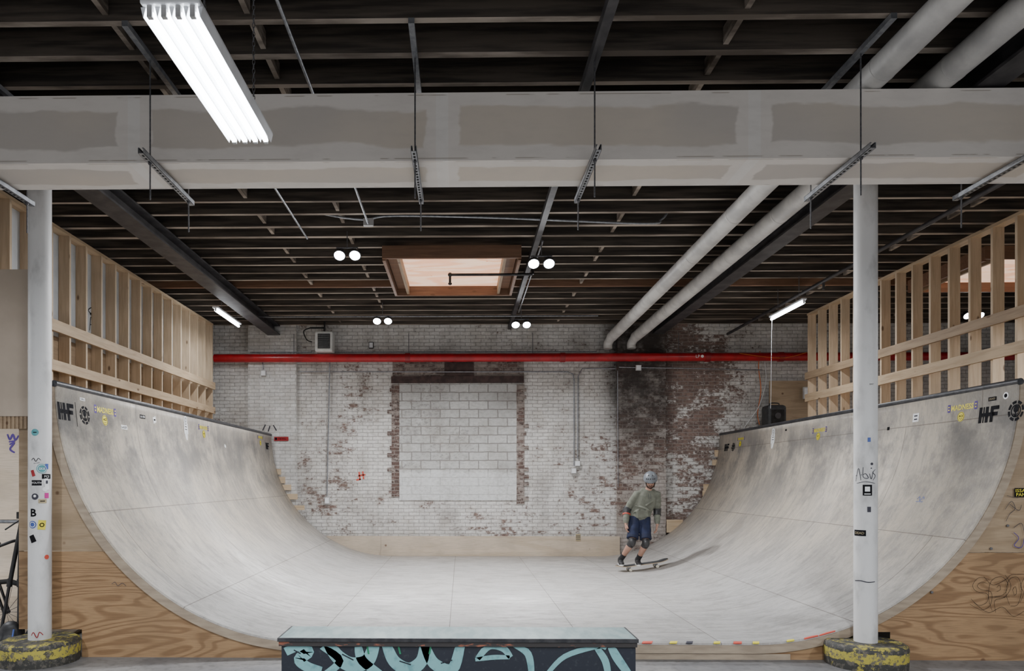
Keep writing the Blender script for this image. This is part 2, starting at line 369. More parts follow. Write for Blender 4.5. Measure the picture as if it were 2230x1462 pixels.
# ================================================================ room
XL,XR,ZF,R=-3.94,5.30,.16,2.5; ZC=ZF+R; cL=XL+R; cR=XR-R; Y0,Y1=6.87,14.70; YW=14.86
WX0,WX1=-9.0,12.5
mk('floor',B().box(WX0,WX1,-4,YW+.2,-.1,0),m_floor,kind='structure',label='worn dark grey concrete floor')
mk('ceiling',B().box(WX0,WX1,-4,YW+.2,5.22,5.3),m_deck_dark,kind='structure',label='blackened timber roof boards above joists')
mk('wall_back',B().box(WX0,WX1,YW,YW+.2,0,5.22),m_brick,kind='structure',label='peeling white painted brick wall')
mk('wall_left',B().box(WX0-.2,WX0,-4,YW+.2,0,5.22),m_brick_w,kind='structure',label='white painted brick side wall')
mk('wall_right',B().box(WX1,WX1+.2,-4,YW+.2,0,5.22),m_brick_w,kind='structure',label='white painted brick side wall')
xa,xb=P(540,900,YW-.12).x,P(645,900,YW-.12).x
mk('trim_1',B().box(xa,xb,YW-.12,YW,0,5.2),m_brick_w,kind='structure',label='white painted brick pilaster')
xa,xb=P(1345,900,YW-.12).x,P(1450,900,YW-.12).x
mk('trim_2',B().box(xa,xb,YW-.12,YW,0,5.2),m_brick_d,kind='structure',label='soot-darkened exposed brick pier')
# blocked window
a=P(870,838,YW); c=P(1125,1090,YW)
mk('window_1',B().box(a.x,c.x,YW-.015,YW+.02,c.z,a.z),m_cmu,kind='structure',label='window opening filled with white cinder blocks')
m_jamb=brick('exposed_jamb_brick',(.34,.29,.26),(.06,.034,.03),(.13,.075,.06),peel=.85,low=False)
for i,(s0,s1,yb) in enumerate(((853,870,1080),(1125,1142,1095))):
    q0=P(s0,838,YW).x;q1=P(s1,838,YW).x
    b=B(); k=0; z=a.z; zend=P(0,yb,YW).z
    while z>zend:
        o_=random.choice((0,.04,.09)) if k%2 else 0
        b.box(q0-(o_ if i==0 else 0),q1+(o_ if i==1 else 0),YW-.02,YW+.01,z-.0755,z); z-=.0755; k+=1
    mk('trim_%d'%(3+i*4),b,m_jamb,kind='structure',label='ragged exposed dark brick jamb beside blocked window')
l0=P(852,820,YW-.04); l1=P(1141,834,YW-.04)
mk('trim_4',B().box(l0.x,l1.x,YW-.05,YW,l1.z,l0.z),m_rust,kind='structure',label='rusted steel lintel over blocked window')
t0=P(968,790,YW-.03);t1=P(1032,820,YW-.03)
mk('trim_5',B().box(P(855,0,YW).x,P(1141,0,YW).x,YW-.012,YW,l0.z,P(0,790,YW).z),m_jamb,kind='structure',label='dark brick course above the lintel')
mk('trim_6',B().box(t0.x,t1.x,YW-.04,YW,t1.z,t0.z),m_rust,kind='structure',label='rusty steel plate above the lintel')
# joists (old, slightly irregular)
YJ=[14.72-.405*k for k in range(34)]
for k,y in enumerate(YJ):
    nj=(abs(y-12.0)<.21 )
    w_=.028+random.uniform(-.004,.009); dy=random.uniform(-.012,.012) if k else 0; zz=4.95+random.uniform(-.0,.018)
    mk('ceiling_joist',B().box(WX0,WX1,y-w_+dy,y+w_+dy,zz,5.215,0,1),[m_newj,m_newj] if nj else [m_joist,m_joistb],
       label='reddish brown newer timber ceiling joist' if nj else 'dark timber joist with pale underside',cat='joist',group='ceiling joists')
for i,x in enumerate((-6.2,-2.5,-1.5,1.0,1.98,6.1,8.6)):
    if x==1.0:
        mk('ceiling_strut',B().box(x-.035,x+.035,1.5,YW,4.87,4.945),m_steel_dark,label='long dark steel strut under the joists',cat='strut')
    else:
        for y in YJ[:-1]:
            if 7.2<y-.4 and (int(y*10)+i)%3!=0 or y<7:
                mk('bridging_block',B().box(x-.02,x+.02,y-.367,y-.038,4.99,5.12,0,0),m_joistb,label='timber bridging block between joists',cat='bridging',group='joist bridging')
# main beams
for x,lab in((-3.9,'dark riveted steel roof beam'),(4.05,'dark steel roof beam beside white pipes')):
    h_=.13 if x<0 else .11
    b=B().box(x-h_,x+h_,1,YW,4.74,4.765).box(x-.012,x+.012,1,YW,4.765,4.93).box(x-h_,x+h_,1,YW,4.925,4.948)
    mk('roof_beam',b,m_steel_dark,label=lab,cat='beam')
# ---- drywall soffit
b=B(); b.box(WX0,WX1,5.5,6.0,4.194,4.72); b.m=[1,0,0,0,0,0]
mk('drywall_duct_enclosure',b,[m_dw_f,m_dw_s],label='long boxed drywall enclosure with joint compound patches',cat='duct enclosure')
# unistrut trapezes
for x in(-3.77,-2.36,-.35,1.0,2.98,4.25):
    e=empty('strut_hanger',(x,5.65,4.13),'slotted steel channel hung on threaded rods under drywall box','hanger','trapeze hangers')
    b=B(); y0,y1=5.2,6.2; z=4.15
    b.box(x-.021,x+.021,y0,y1,z-.021,z-.018).box(x-.021,x-.018,y0,y1,z-.021,z+.021).box(x+.018,x+.021,y0,y1,z-.021,z+.021)
    b.box(x-.021,x-.01,y0,y1,z+.018,z+.021).box(x+.01,x+.021,y0,y1,z+.018,z+.021)
    for k in range(19): b.box(x-.008,x+.008,y0+.03+k*.05,y0+.055+k*.05,z-.0225,z-.0205,1)
    mk('slotted_channel',b,[m_galv,m_hole],e)
    b=B(); b.box(x-.021,x+.021,4.95,5.95,4.905,4.945); mk('upper_channel',b,m_galv,e)
    for yy,dz in((5.36,.30),(6.12,.28)):
        top=4.91 if yy<5.9 else 4.93
        mk('threaded_rod',B().tube([(x,yy,z-dz),(x,yy,top)],.006,8).tube([(x,yy,z-.035),(x,yy,z-.021)],.014,6),m_rod,e)
# white pipes (slightly falling towards the wall)
for Xn,Xf,zn,zf in((3.17,3.04,4.83,4.63),(3.70,3.52,4.83,4.63)):
    def pp(y): t=(y-5.5)/9.0; return (Xn+(Xf-Xn)*t,y,zn+(zf-zn)*t)
    e=empty('insulated_pipe',pp(9),'white jacketed insulated pipe running under the joists','pipe','white insulated pipes')
    mk('pipe_run',B().tube([pp(.8),pp(14.45)],.105,24),m_pipew,e)
    X,_,z=pp(14.45)
    mk('pipe_elbow',B().tube(crom([pp(14.4),(X,14.6,z-.02),(X-.03,14.68,z-.1),(X-.03,14.68,z-.2)],5),.09,16),m_pipew,e)
    for k in range(9): mk('pipe_joint_band',B().tube([pp(2.6+k*1.4),pp(2.63+k*1.4)],.1075,24),m_pipew,e)
# black sprinkler pipe
mk('sprinkler_pipe',B().tube([(5.5,2,4.75),(5.5,14.8,4.75)],.028,12).tube([(5.5,10.9,4.62),(5.5,10.9,4.75)],.02,8),m_steel_dark,label='thin black sprinkler pipe under the joists',cat='pipe')
# red pipe
e=empty('sprinkler_main',(0,14.6,4.25),'long glossy red sprinkler main along brick wall','pipe')
zr=4.245
mk('pipe_run',B().tube([(-5.1,14.62,zr),(11.2,14.62,zr)],.085,24),m_red,e)
for px in(888,1225,1540,1700): 
    x=P(px,779,14.62).x; mk('pipe_coupling',B().tube([(x-.05,14.62,zr),(x+.05,14.62,zr)],.1,20),m_redd,e)
for px in(640,890,1160,1478): 
    x=P(px,779,14.62).x; mk('clevis_rod',B().tube([(x,14.62,zr+.05),(x,14.62,zr+.5)],.007,8),m_rod,e)
x=P(1521,778,14.5).x
ar=Art().text('LP',0,0,.06,0,0); ar.disc(.09,0,.03,0,0)
mk('pipe_marking',ar.build(lambda u,v,o:Vector((x+u,14.62-.086-o,zr+v))),m_vw,e)

# ================================================================ half pipe
hp=empty('half_pipe_ramp',(.68,10.8,0),'large worn plywood skateboard half pipe with dark coping','skate ramp')
def prof(off=0,n=44):
    pts=[]
    for i in range(n+1):
        a=(pi/2)*i/n; pts.append((cL-(R+off)*cos(a),ZC-(R+off)*sin(a)))
    for i in range(1,8): pts.append((cL+(cR-cL)*i/8,ZF-off))
    for i in range(n+1):
        a=pi/2*(1-i/n); pts.append((cR+(R+off)*cos(a),ZC-(R+off)*sin(a)))
    return pts
def sweep(o0,o1,y0,y1,ny=1,m=0):
    A=prof(o0);Bq=prof(o1);k=len(A);b=B();vs=[];uv=[]
    s=0;arc=[0]
    for i in range(1,k): s+=math.hypot(A[i][0]-A[i-1][0],A[i][1]-A[i-1][1]); arc.append(s)
    for pr in(A,Bq):
        for yy in(y0,y1):
            for i,(x,z) in enumerate(pr): vs.append((x,yy,z)); uv.append((yy,arc[i]))
    fs=[]
    for i in range(k-1):
        fs+=[(i,i+1,k+i+1,k+i),(2*k+i,3*k+i,3*k+i+1,2*k+i+1),(i,2*k+i,2*k+i+1,i+1),(k+i,k+i+1,3*k+i+1,3*k+i)]
    fs+=[(0,k,3*k,2*k),(k-1,3*k-1,4*k-1,2*k-1)]
    b.add(vs,fs,m,True); b.uv=uv; return b
b=sweep(0,.02,Y0,Y1); b.s=[False if (i%4)>=2 else True for i in range(len(b.f))]
mk('riding_surface',b,m_ramp,hp)
b=sweep(.021,.10,Y0-.012,Y0+.05); b.s=[False]*len(b.f); mk('transition_edge',b,m_plyedge,hp,label='layered raw plywood transition edge')
b=sweep(.021,.10,Y1-.05,Y1); b.s=[False]*len(b.f); mk('transition_edge',b,m_plyedge,hp)
for x in(XL-.02,XR+.02):
    mk('coping',B().tube([(x,Y0-.015,ZC+.005),(x,Y1,ZC+.005)],.032,16),m_cop,hp,label='dark steel coping pipe')
mk('deck',B().box(-5.2,XL-.04,Y0,Y1,2.58,2.63),m_plyu,hp); mk('deck',B().box(XR+.04,8.2,Y0,Y1,2.58,2.63),m_plyu,hp)
# front panels
colL=P(87,1000,6.72).x; colR=P(1885,1000,6.72).x
Ro=R+.10
def panel(side,z0,z1,y):
    b=B(); xc=cL if side<0 else cR; col=colL if side<0 else colR
    x_out=(-4.12 if side<0 else 8.2); n=90
    xs=[x_out+(xc-x_out)*i/n for i in range(n+1)]
    for s in(-.30,.32): xs.append(col+s)
    xs=sorted(set(xs))
    def top(x):
        d=abs(x-xc)
        if d>=Ro: return 2.58
        return ZC-math.sqrt(Ro*Ro-d*d)
    grid={}; vs=[]; fs=[]
    def V(x,z):
        k=(round(x,5),round(z,5))
        if k not in grid: grid[k]=len(vs); vs.append((x,y,z))
        return grid[k]
    for i in range(len(xs)-1):
        a,c=xs[i],xs[i+1]; mid=(a+c)/2; notch=(z0==0 and col-.30<=mid<=col+.32)
        lv=[z0,.27,z1] if z0==0 else [z0,z1]
        for j in range(len(lv)-1):
            if notch and j==0: continue
            lo=lv[j]; ta=min(lv[j+1],top(a)); tc=min(lv[j+1],top(c))
            if max(ta,tc)<=lo+.0005: continue
            f=[V(a,lo),V(c,lo),V(c,max(tc,lo)),V(a,max(ta,lo))]; g=[]
            for q in f:
                if q not in g: g.append(q)
            if len(g)>2: fs.append(tuple(g))
    b.add(vs,fs); return b
for sd in(-1,1):
    mk('front_panel',panel(sd,0,1.03,Y0+.005),m_plyf,hp,label='orange rotary-grain plywood skirting sheet')
    mk('front_panel',panel(sd,1.034,2.58,Y0+.005),m_plyu,hp,label='pale plywood skirting sheet')
mk('front_plinth',B().box(cL-.3,cR+.35,Y0-.002,Y0+.05,0,.055),m_plyedge,hp)
for i in range(7):
    x=-1.4+i*.75; mk('floor_beam',B().box(x,x+.04,Y0+.06,Y1-.06,0,.13),m_lumy,hp)
for x,s in((-4.15,1),(8.1,1)):
    for y in(9,11,13): mk('deck_post',B().box(x-.045,x+.045,y,y+.09,0,2.58),m_lum,hp)
# kickboard
ka=P(700,1165,Y1).x; kb=P(1350,1207,Y1).x; km=P(829,1180,Y1).x
mk('kickboard',B().box(ka,km,Y1+.002,Y1+.03,.05,.57),m_plyk,hp); mk('kickboard',B().box(km+.004,kb,Y1+.002,Y1+.03,.05,.57),m_plyk,hp,label='pale plywood kickboard at the end of the flat')
mk('kick_lip',B().box(km,kb,Y1-.02,Y1+.001,ZF+.001,ZF+.10),m_plyk,hp)
# rib blocks
for (px,py,w,h) in((600,1028,26,12),(610,1046,24,14),(622,1062,26,12),(636,1082,26,12),(652,1106,24,10),(1568,988,26,14),(1562,1008,24,12),(1545,1062,28,14),(1540,1075,22,12),(1468,1146,34,28)):
    q=P(px,py,14.76); k=F/14.8
    mk('rib_block',B().box(q.x-w/2/k,q.x+w/2/k,14.705,14.735,q.z-h/2/k,q.z+h/2/k),m_lumx,hp)
# tapes on near lip
for i,(px,w,mm) in enumerate(((1408,22,m_redv),(1465,16,m_yel),(1500,14,m_ing),(1560,14,m_yel),(1605,18,m_redv),(1645,14,m_yel),(1720,16,m_yel),(1765,30,m_redv),(1800,34,m_redv))):
    q=P(px,1402,Y0); k=F/Y0
    pts=[]
    for xx in(q.x-w/2/k,q.x+w/2/k):
        zz=ZF if xx<cR else ZC-math.sqrt(R*R-(xx-cR)**2)
        pts.append((xx,zz))
    b=B(); (xa,za),(xb,zb)=pts
    b.add([(xa,Y0-.015,za-.006),(xb,Y0-.015,zb-.006),(xb,Y0-.015,zb+.003),(xa,Y0-.015,za+.003),(xa+.03,Y0+.06,za+.003),(xb+.03,Y0+.06,zb+.004)],[(0,1,2,3),(3,2,5,4)])
    mk('tape_mark',b,mm,hp)
# ---- ramp stickers
def rhit(side,px,py):
    x=XL if side<0 else XR
    for _ in range(25):
        p=PX(px,py,x); d=max(-1,min(1,(ZC-p.z)/R)); ph=math.asin(d) if d>0 else 0
        x=cL-R*cos(ph) if side<0 else cR+R*cos(ph)
    return p.y,ph*R
def rmap(side,y0,s0):
    def fn(u,v,o):
        s=s0-v; ph=s/R; y=y0+(u if side<0 else -u)
        return Vector(((cL-(R-o)*cos(ph)) if side<0 else (cR+(R-o)*cos(ph)),y,ZC-(R-o)*sin(ph)))
    return fn
def sticker(side,px,py,art,mats,name='sticker',label=None):
    y,s=rhit(side,px,py); mk(name,art.build(rmap(side,y,s)),mats,hp,label=label)
def a_hf(k=1.0):
    a=Art()
    for x in(-.120,-.028): a.rect(x*k,0,.044*k,.17*k,0)
    a.rect(-.074*k,0,.018*k,.17*k,0)
    a.rect(-.02*k,0,.20*k,.040*k,0,1)
    a.rect(.042*k,0,.044*k,.17*k,0)
    a.rect(.090*k,.065*k,.10*k,.040*k,0,1); a.rect(.084*k,.0,.08*k,.040*k,0,1); return a
def a_tree(k=1.0):
    a=Art()
    for i in range(8): a.ring(0,0,.080*k,.11*k,0,0,6,2*pi*i/8,2*pi*i/8+.6)
    a.ring(0,0,.054*k,.070*k,0,0)
    a.disc(0,.018*k,.036*k,0,0); a.rect(0,-.03*k,.016*k,.06*k,0,1); a.stroke([(-.03*k,-.03*k),(0,-.05*k),(.03*k,-.03*k)],.012*k,0,1); return a
def a_mad(k=1.0):
    a=Art(); a.text('MADNESS',0,0,.078*k,0,0,w=.44*k,bold=.025)
    for x in(-.265,.265): a.rect(x*k,0,.055*k,.11*k,1,0); a.rect(x*k,.02*k,.025*k,.02*k,0,1); a.rect(x*k,-.02*k,.025*k,.02*k,0,1)
    return a
def a_ace(k=1.0):
    a=Art(); a.disc(0,0,.075*k,0,0); a.ring(0,0,.062*k,.067*k,1,1); a.text('ACE',0,.01*k,.035*k,1,1,bold=.015); a.ring(0,-.005*k,.03*k,.036*k,1,1,10,pi*1.15,pi*1.85); return a
def a_fig(k=1.0):
    a=Art(); a.disc(0,.07*k,.05*k,0,0); a.rect(0,-.02*k,.11*k,.12*k,0,1); a.disc(0,-.09*k,.035*k,0,0,ry=.06*k)
    a.rect(0,.0,.05*k,.008*k,1,2); a.rect(0,-.03*k,.06*k,.008*k,1,2); a.rect(0,.03*k,.04*k,.006*k,1,2); a.ring(0,.075*k,.02*k,.025*k,1,2,12); return a
def a_txt(t,w,h,bg=0,fg=1):
    a=Art(); a.rect(0,0,w,h,bg,0); a.text(t,0,0,h*.6,fg,1,w=w*.85,bold=.01); return a
YP=[m_yel,m_purp]; WK=[m_vw,m_ink]
sticker(-1,143,897,a_hf(1.02),m_dk,'logo_print'); sticker(-1,184,905,a_tree(.88),m_dk,'logo_print')
sticker(-1,165,903,Art().rect(0,0,.008,.25),m_dk,'logo_print')
sticker(-1,229,895,a_mad(.82),YP); sticker(-1,228,916,a_ace(.78),[m_yel,m_ink])
sticker(-1,270,931,a_txt('LASER',.15,.05),WK); sticker(-1,310,908,a_txt('LA·SR',.15,.045,0,1),[m_ink,m_vw])
sticker(-1,336,915,Art().rect(0,0,.09,.08,0,0,rot=.3).rect(0,0,.05,.02,1,1),WK)
sticker(-1,404,930,a_fig(1.3),WK); sticker(-1,443,932,a_mad(.72),YP); sticker(-1,444,946,a_ace(.8),[m_yel,m_ink])
sticker(-1,490,972,Art().rect(0,0,.07,.05,0,0,rot=-.4),WK); sticker(-1,567,953,a_mad(.65),YP); sticker(-1,567,965,a_ace(.7),[m_yel,m_ink])
sticker(-1,582,972,a_hf(.8),m_dk,'logo_print'); sticker(-1,179,870,a_txt('THRILLS',.10,.03),WK)
sticker(1,2213,895,a_tree(.9),m_dk,'logo_print'); sticker(1,2154,903,a_hf(.95),m_dk,'logo_print')
sticker(1,2096,887,a_mad(.76),YP); sticker(1,2093,908,a_ace(.7),[m_yel,m_ink])
sticker(1,2191,862,Art().disc(0,0,.035,0,0).disc(0,.0,.02,1,1),WK); sticker(1,2162,869,Art().rect(0,0,.11,.04,0,0).text('DOGS',0,0,.02,1,1),[m_ink,m_tape])
sticker(1,1995,910,Art().rect(0,0,.11,.1,0,0).rect(0,.02,.06,.015,1,1).rect(0,-.02,.06,.015,1,1),[m_vw,m_ing])
sticker(1,1785,937,a_mad(.72),YP); sticker(1,1782,951,a_ace(.75),[m_yel,m_ink]); sticker(1,1684,953,a_fig(1.3),WK)
sticker(1,1614,956,a_mad(.6),YP); sticker(1,1612,967,a_ace(.7),[m_yel,m_ink]); sticker(1,1583,975,a_hf(.85),m_dk,'logo_print'); sticker(1,1597,974,a_tree(.75),m_dk,'logo_print')
sticker(1,1935,934,Art().rect(0,0,.05,.04,0,0),m_ink); sticker(1,1712,937,Art().rect(0,0,.06,.03,0,0),m_ink)
sticker(1,2005,1088,Art().stroke([(-.06,.0),(-.03,.03),(0,-.02),(.03,.03),(.06,.0)],.008).stroke([(-.06,-.03),(.06,-.03)],.008),m_blu,'graffiti_tag')
# plywood tags (front panels)
def fmap(y): 
    return lambda u,v,o:Vector((u,y-.012-o,v))
def pxz(px,py,y): p=P(px,py,y); return (p.x,p.z)
def tag(strokes,w,y,mat,parent,name='graffiti_tag',label=None):
    a=Art()
    for st in strokes: a.stroke([pxz(px,py,y) for px,py in st],w)
    mk(name,a.build(fmap(y)),mat,parent,label=label)
tag([[(2152,1262),(2130,1258),(2116,1274),(2124,1288),(2148,1294),(2146,1312),(2128,1318),(2112,1304)],
     [(2146,1270),(2134,1268),(2126,1276),(2134,1284),(2156,1290),(2154,1318),(2134,1328),(2110,1316)],
     [(2158,1330),(2150,1300),(2156,1266),(2178,1256),(2192,1272),(2184,1294),(2162,1300)],
     [(2166,1334),(2164,1308),(2186,1300),(2199,1276),(2186,1252)],
     [(2196,1318),(2188,1290),(2196,1262),(2214,1258),(2222,1284),(2214,1316),(2198,1320)],
     [(2206,1296),(2203,1284),(2209,1278),(2211,1292),(2206,1297)],
     [(2228,1258),(2220,1276),(2226,1292),(2219,1312)],
     [(2118,1312),(2150,1334),(2180,1322),(2204,1342),(2229,1330)],
     [(2140,1256),(2160,1274),(2188,1262),(2200,1252),(2228,1250)],
     [(2168,1280),(2174,1274),(2176,1284),(2168,1288)],[(2150,1300),(2196,1300)]],.0036,Y0,m_ink,hp,label='black marker bubble letter tag')
tag([[(2186,1110),(2200,1092),(2208,1108),(2196,1120),(2188,1136)],[(2205,1150),(2222,1140),(2229,1165)],[(2190,1080),(2215,1085)],[(2196,1098),(2216,1112),(2222,1100)]],.005,Y0,m_ing,hp)
tag([[(2205,1160),(2216,1172),(2206,1188),(2222,1192),(2228,1172)]],.007,Y0,m_purp,hp)
q=P(2224,1073,Y0); a=Art().rect(q.x,q.z,.15,.085,0,0).text('ISSAM',q.x,q.z+.018,.03,1,1,w=.13,bold=.01).text('PANZ',q.x,q.z-.02,.03,1,1,w=.12,bold=.01)
mk('sticker',a.build(fmap(Y0)),[m_ink,m_yel],hp)
tag([[(245,1272),(252,1268),(258,1276),(268,1270),(276,1277)]],.005,Y0,m_ing,hp)
for px,py in((2157,1195),(2193,1145),(2028,1290)):
    q=P(px,py,Y0); mk('bolt_head',B().tube([(q.x,Y0-.004,q.z),(q.x,Y0-.014,q.z)],.012,12),m_rod,hp)

# ================================================================ stud walls
def studwall(X,dirn,ylist,zt,rails,label,sheet):
    e=empty('stud_wall',(X,11,2.63),label,'stud wall')
    d=.14*dirn
    for y in ylist: mk('stud',B().box(min(X,X+d),max(X,X+d),y-.019,y+.019,2.67,zt-.038),m_lum,e)
    ya,yb=min(ylist)-.05,max(ylist)+.05
    mk('top_plate',B().box(min(X,X+d),max(X,X+d),ya,yb,zt-.038,zt),m_lumy,e)
    mk('bottom_plate',B().box(min(X,X+d),max(X,X+d),ya,yb,2.632,2.67),m_lumy,e)
    f=X-.04*dirn
    for z,h,mm in rails: mk('rail',B().box(min(X-.002*dirn,f),max(X-.002*dirn,f),ya,yb,z-h/2,z+h/2),mm,e)
    if sheet:
        bx=X+d+.002*dirn; b2=bx+.012*dirn
        mk('backing_sheet',B().box(min(bx,b2),max(bx,b2),ya,yb,3.55,zt),m_white,e,label='white backing sheet')
        mk('backing_sheet',B().box(min(bx,b2),max(bx,b2),ya,yb,2.64,3.545),m_oldrail,e,label='weathered plywood backing sheet')
    return e
yl=[14.22-.4*k for k in range(18)]
sw=studwall(-5.0,-1,yl,4.88,((3.62,.14,m_lumy),(3.13,.13,m_lumy)),'pine stud wall with two rails and white backing',True)
yr=[13.45-.385*k for k in range(17)]
sw2=studwall(6.5,1,yr,4.86,((3.68,.13,m_oldrail),(3.27,.14,m_lumy)),'open pine stud screen with two horizontal rails',False)
def smap(X): return lambda u,v,o:Vector((X+o,u,v))
def pyz(px,py,X): p=PX(px,py,X); return (p.y,p.z)
a=Art()
for st in([(195,720),(198,690),(203,722)],[(196,708),(203,706)],[(204,690),(196,684),(205,680)],[(203,668),(192,676),(205,690)]):
    a.stroke([pyz(px,py,-5.14) for px,py in st],.012)
mk('graffiti_tag',a.build(smap(-5.14)),m_ink,sw)
# guard panel at deck end
e=empty('deck_guard',(-5.2,6.83,2.2),'beige plywood guard panel over slatted strip at deck end','guard panel')
yg=6.82
x0=-6.6; x1=P(67,700,yg).x
mk('guard_sheet',B().box(x0,x1,yg,yg+.02,P(0,907,yg).z,P(0,587,yg).z),m_mdf,e)
zA,zB=P(0,934,yg).z,P(0,907,yg).z
mk('slatted_strip',B().box(x0,x1,yg+.02,yg+.03,zA,zB+.04,0),m_oldrail,e)
k=0; xx=x1-.03
while k<12: mk('slat',B().box(xx,xx+.024,yg+.008,yg+.019,zA,zB-.001,0),m_oldrail,e); xx-=.04; k+=1
# side quarter pipe
qp=empty('quarter_pipe',(-6,8.6,0),'pale plywood quarter pipe surface under the deck','skate ramp')
b=B(); vs=[];n=24;Rq=2.5; yq=10.1
for i in range(n+1):
    aa=pi/2*i/n; yy=yq-Rq+Rq*cos(aa); zz=.02+Rq-Rq*sin(aa)
    vs+=[(-8.6,yy,zz),(-4.3,yy,zz)]
b.add(vs,[(2*i,2*i+1,2*i+3,2*i+2) for i in range(n)],0,True)
mk('riding_surface',b,m_plyk,qp,solid=.02)
b=B()
b.add([(-4.30,vs[2*i+1][1],vs[2*i+1][2]-.01) for i in range(n+1)]+[(-4.30,yq,0.0)],[tuple(range(n+2))])
mk('side_panel',b,m_plyu,qp,solid=.015)
a=Art()
for st in([(8,945),(14,957),(20,946),(26,958),(33,948)],[(12,962),(26,960)],[(14,968),(24,964),(16,978),(27,986)]):
    a.stroke([pxz(px,py,10.0) for px,py in st],.03)
mk('graffiti_tag',a.build(lambda u,v,o:Vector((u,yq-Rq+math.sqrt(max(Rq*Rq-(.02+Rq-v)**2,0))-o-.012,v))),m_purp,qp)
mk('grind_rail',B().tube([(-7.6,7.56,0.02),(-7.6,7.56,1.28),(-4.42,7.56,1.28),(-4.42,7.56,0.02)],.022,12),m_galv,label='round galvanised steel handrail',cat='rail')

# ================================================================ columns
def cmap(cx,cy,r,a0): return lambda u,v,o:Vector((cx+(r+o)*sin(a0+u/r),cy-(r+o)*cos(a0+u/r),v))
def column(x,lab,bx):
    y=6.72; e=empty('steel_column',(x,y,0),lab,'column')
    mk('column_shaft',B().tube([(x,y,.2),(x,y,4.66)],.100,32).tube([(x,y,2.93),(x,y,2.955)],.1015,32),m_colw,e)
    mk('cap_plate',B().box(min(x-.11,bx-.1),max(x+.11,bx+.1),y-.12,y+.12,4.66,4.68).box(bx-.08,bx+.08,y-.1,y+.1,4.68,4.738),m_steel_dark,e)
    b=B().tube([(x,y,0),(x,y,.17),(x,y,.2),(x,y,.215)],[.345,.35,.34,.315],40)
    mk('base_ring',b,m_ring,e,label='chipped yellow and black painted concrete base ring'); return e
cl=column(colL,'round scuffed white steel column covered in stickers',-3.9); cr=column(colR,'round scuffed white steel column with tags',4.05)
def colst(col,cx,px,py,art,mats,name='sticker'):
    q=P(px,py,6.62); a0=math.asin(max(-.9,min(.9,(q.x-cx)/.100)))
    f=cmap(cx,6.72,.100,a0); z=q.z
    mk(name,art.build(lambda u,v,o:f(u,v+z,o)),mats,col)
colst(cl,colL,76,942,Art().disc(0,0,.033,0).rect(0,0,.03,.008,1,1),[m_tl,m_ink])
colst(cl,colL,88,1021,Art().disc(0,0,.045,0).ring(0,0,.034,.038,1,1).text('SK8',0,0,.022,1,1),[m_tl,m_vw])
colst(cl,colL,104,1016,Art().rect(0,0,.03,.05,0,0),[m_blu])
colst(cl,colL,72,1031,Art().rect(0,0,.03,.06,0,0,rot=.3),[m_redd])
colst(cl,colL,97,1038,Art().rect(0,0,.085,.045,0,0).text('PCS',0,0,.02,1,1),[m_ink,m_vw])
colst(cl,colL,79,1052,Art().rect(0,0,.085,.05,0,0).text('YOUTH',0,0,.018,1,1),[m_ink,m_vw])
colst(cl,colL,104,1055,Art().rect(0,0,.04,.11,0,0,rot=.15).rect(0,.02,.02,.03,1,1),[m_vw,m_ing])
colst(cl,colL,92,1066,Art().disc(0,0,.022,0),[m_vw]); colst(cl,colL,76,1082,Art().disc(0,0,.03,0).disc(0,.005,.012,1,1),[m_ing,m_vw])
colst(cl,colL,103,1080,Art().rect(0,0,.04,.05,0,0),[m_mag]); colst(cl,colL,89,1092,Art().rect(0,0,.07,.04,0,0).rect(0,0,.04,.008,1,1),[m_tape,m_ink])
colst(cl,colL,73,1117,Art().text('B',0,0,.075,0,0,bold=.03),[m_ink]); colst(cl,colL,71,1143,Art().disc(0,0,.035,0).ring(0,0,.02,.026,1,1),[m_blu,m_vw])
colst(cl,colL,88,1144,Art().rect(0,0,.065,.09,0,0,rot=-.1).ring(0,0,.012,.02,1,1),[m_yel,m_ink]); colst(cl,colL,71,1174,Art().rect(0,0,.05,.07,0,0,rot=.4),[m_ink])
colst(cl,colL,106,1215,Art().disc(0,0,.022,0),[m_redv]); colst(cl,colL,78,1003,Art().stroke([(-.04,0),(-.02,.02),(0,-.01),(.02,.02),(.04,0)],.006).stroke([(-.02,-.03),(.03,-.02)],.005),[m_ink],'graffiti_tag')
colst(cl,colL,80,1385,Art().stroke([(-.05,0),(-.03,.03),(0,-.02),(.02,.03),(.05,0)],.008),[m_redd],'graffiti_tag')
colst(cr,colR,1887,1032,Art().stroke([(-.09,-.07),(-.06,.05),(-.04,-.06)],.006).stroke([(-.09,-.02),(-.03,-.01)],.006).stroke([(-.02,.06),(-.02,-.03),(.02,-.04),(.0,0),(-.02,-.01)],.006).stroke([(.03,.0),(.045,-.05),(.06,.02)],.006).stroke([(.085,.04),(.06,.01),(.085,-.02),(.06,-.06)],.006).disc(.045,.05,.006).disc(.05,.09,.012).stroke([(-.08,-.09),(0,-.075),(.08,-.09)],.005),[m_ing],'graffiti_tag')
colst(cr,colR,1890,1068,Art().rect(0,0,.075,.1,0,0).rect(0,.01,.04,.045,1,1).rect(0,-.035,.05,.008,1,1),[m_ink,m_vw])
colst(cr,colR,1878,1162,Art().rect(0,0,.11,.055,0,0,n=8).text('DEAD',0,0,.022,1,1),[m_ink,m_tape])
colst(cr,colR,1893,1110,Art().rect(0,0,.03,.05,0,0),[m_ing]); colst(cr,colR,1893,958,Art().rect(0,0,.025,.04,0,0),[m_blu]); colst(cr,colR,1898,837,Art().text('EMIT',0,0,.012,0,0),[m_ink])
colst(cr,colR,1885,1268,Art().stroke([(-.09,0),(-.03,.006),(.03,-.004),(.09,.003)],.009),[m_ing],'scuff_mark')

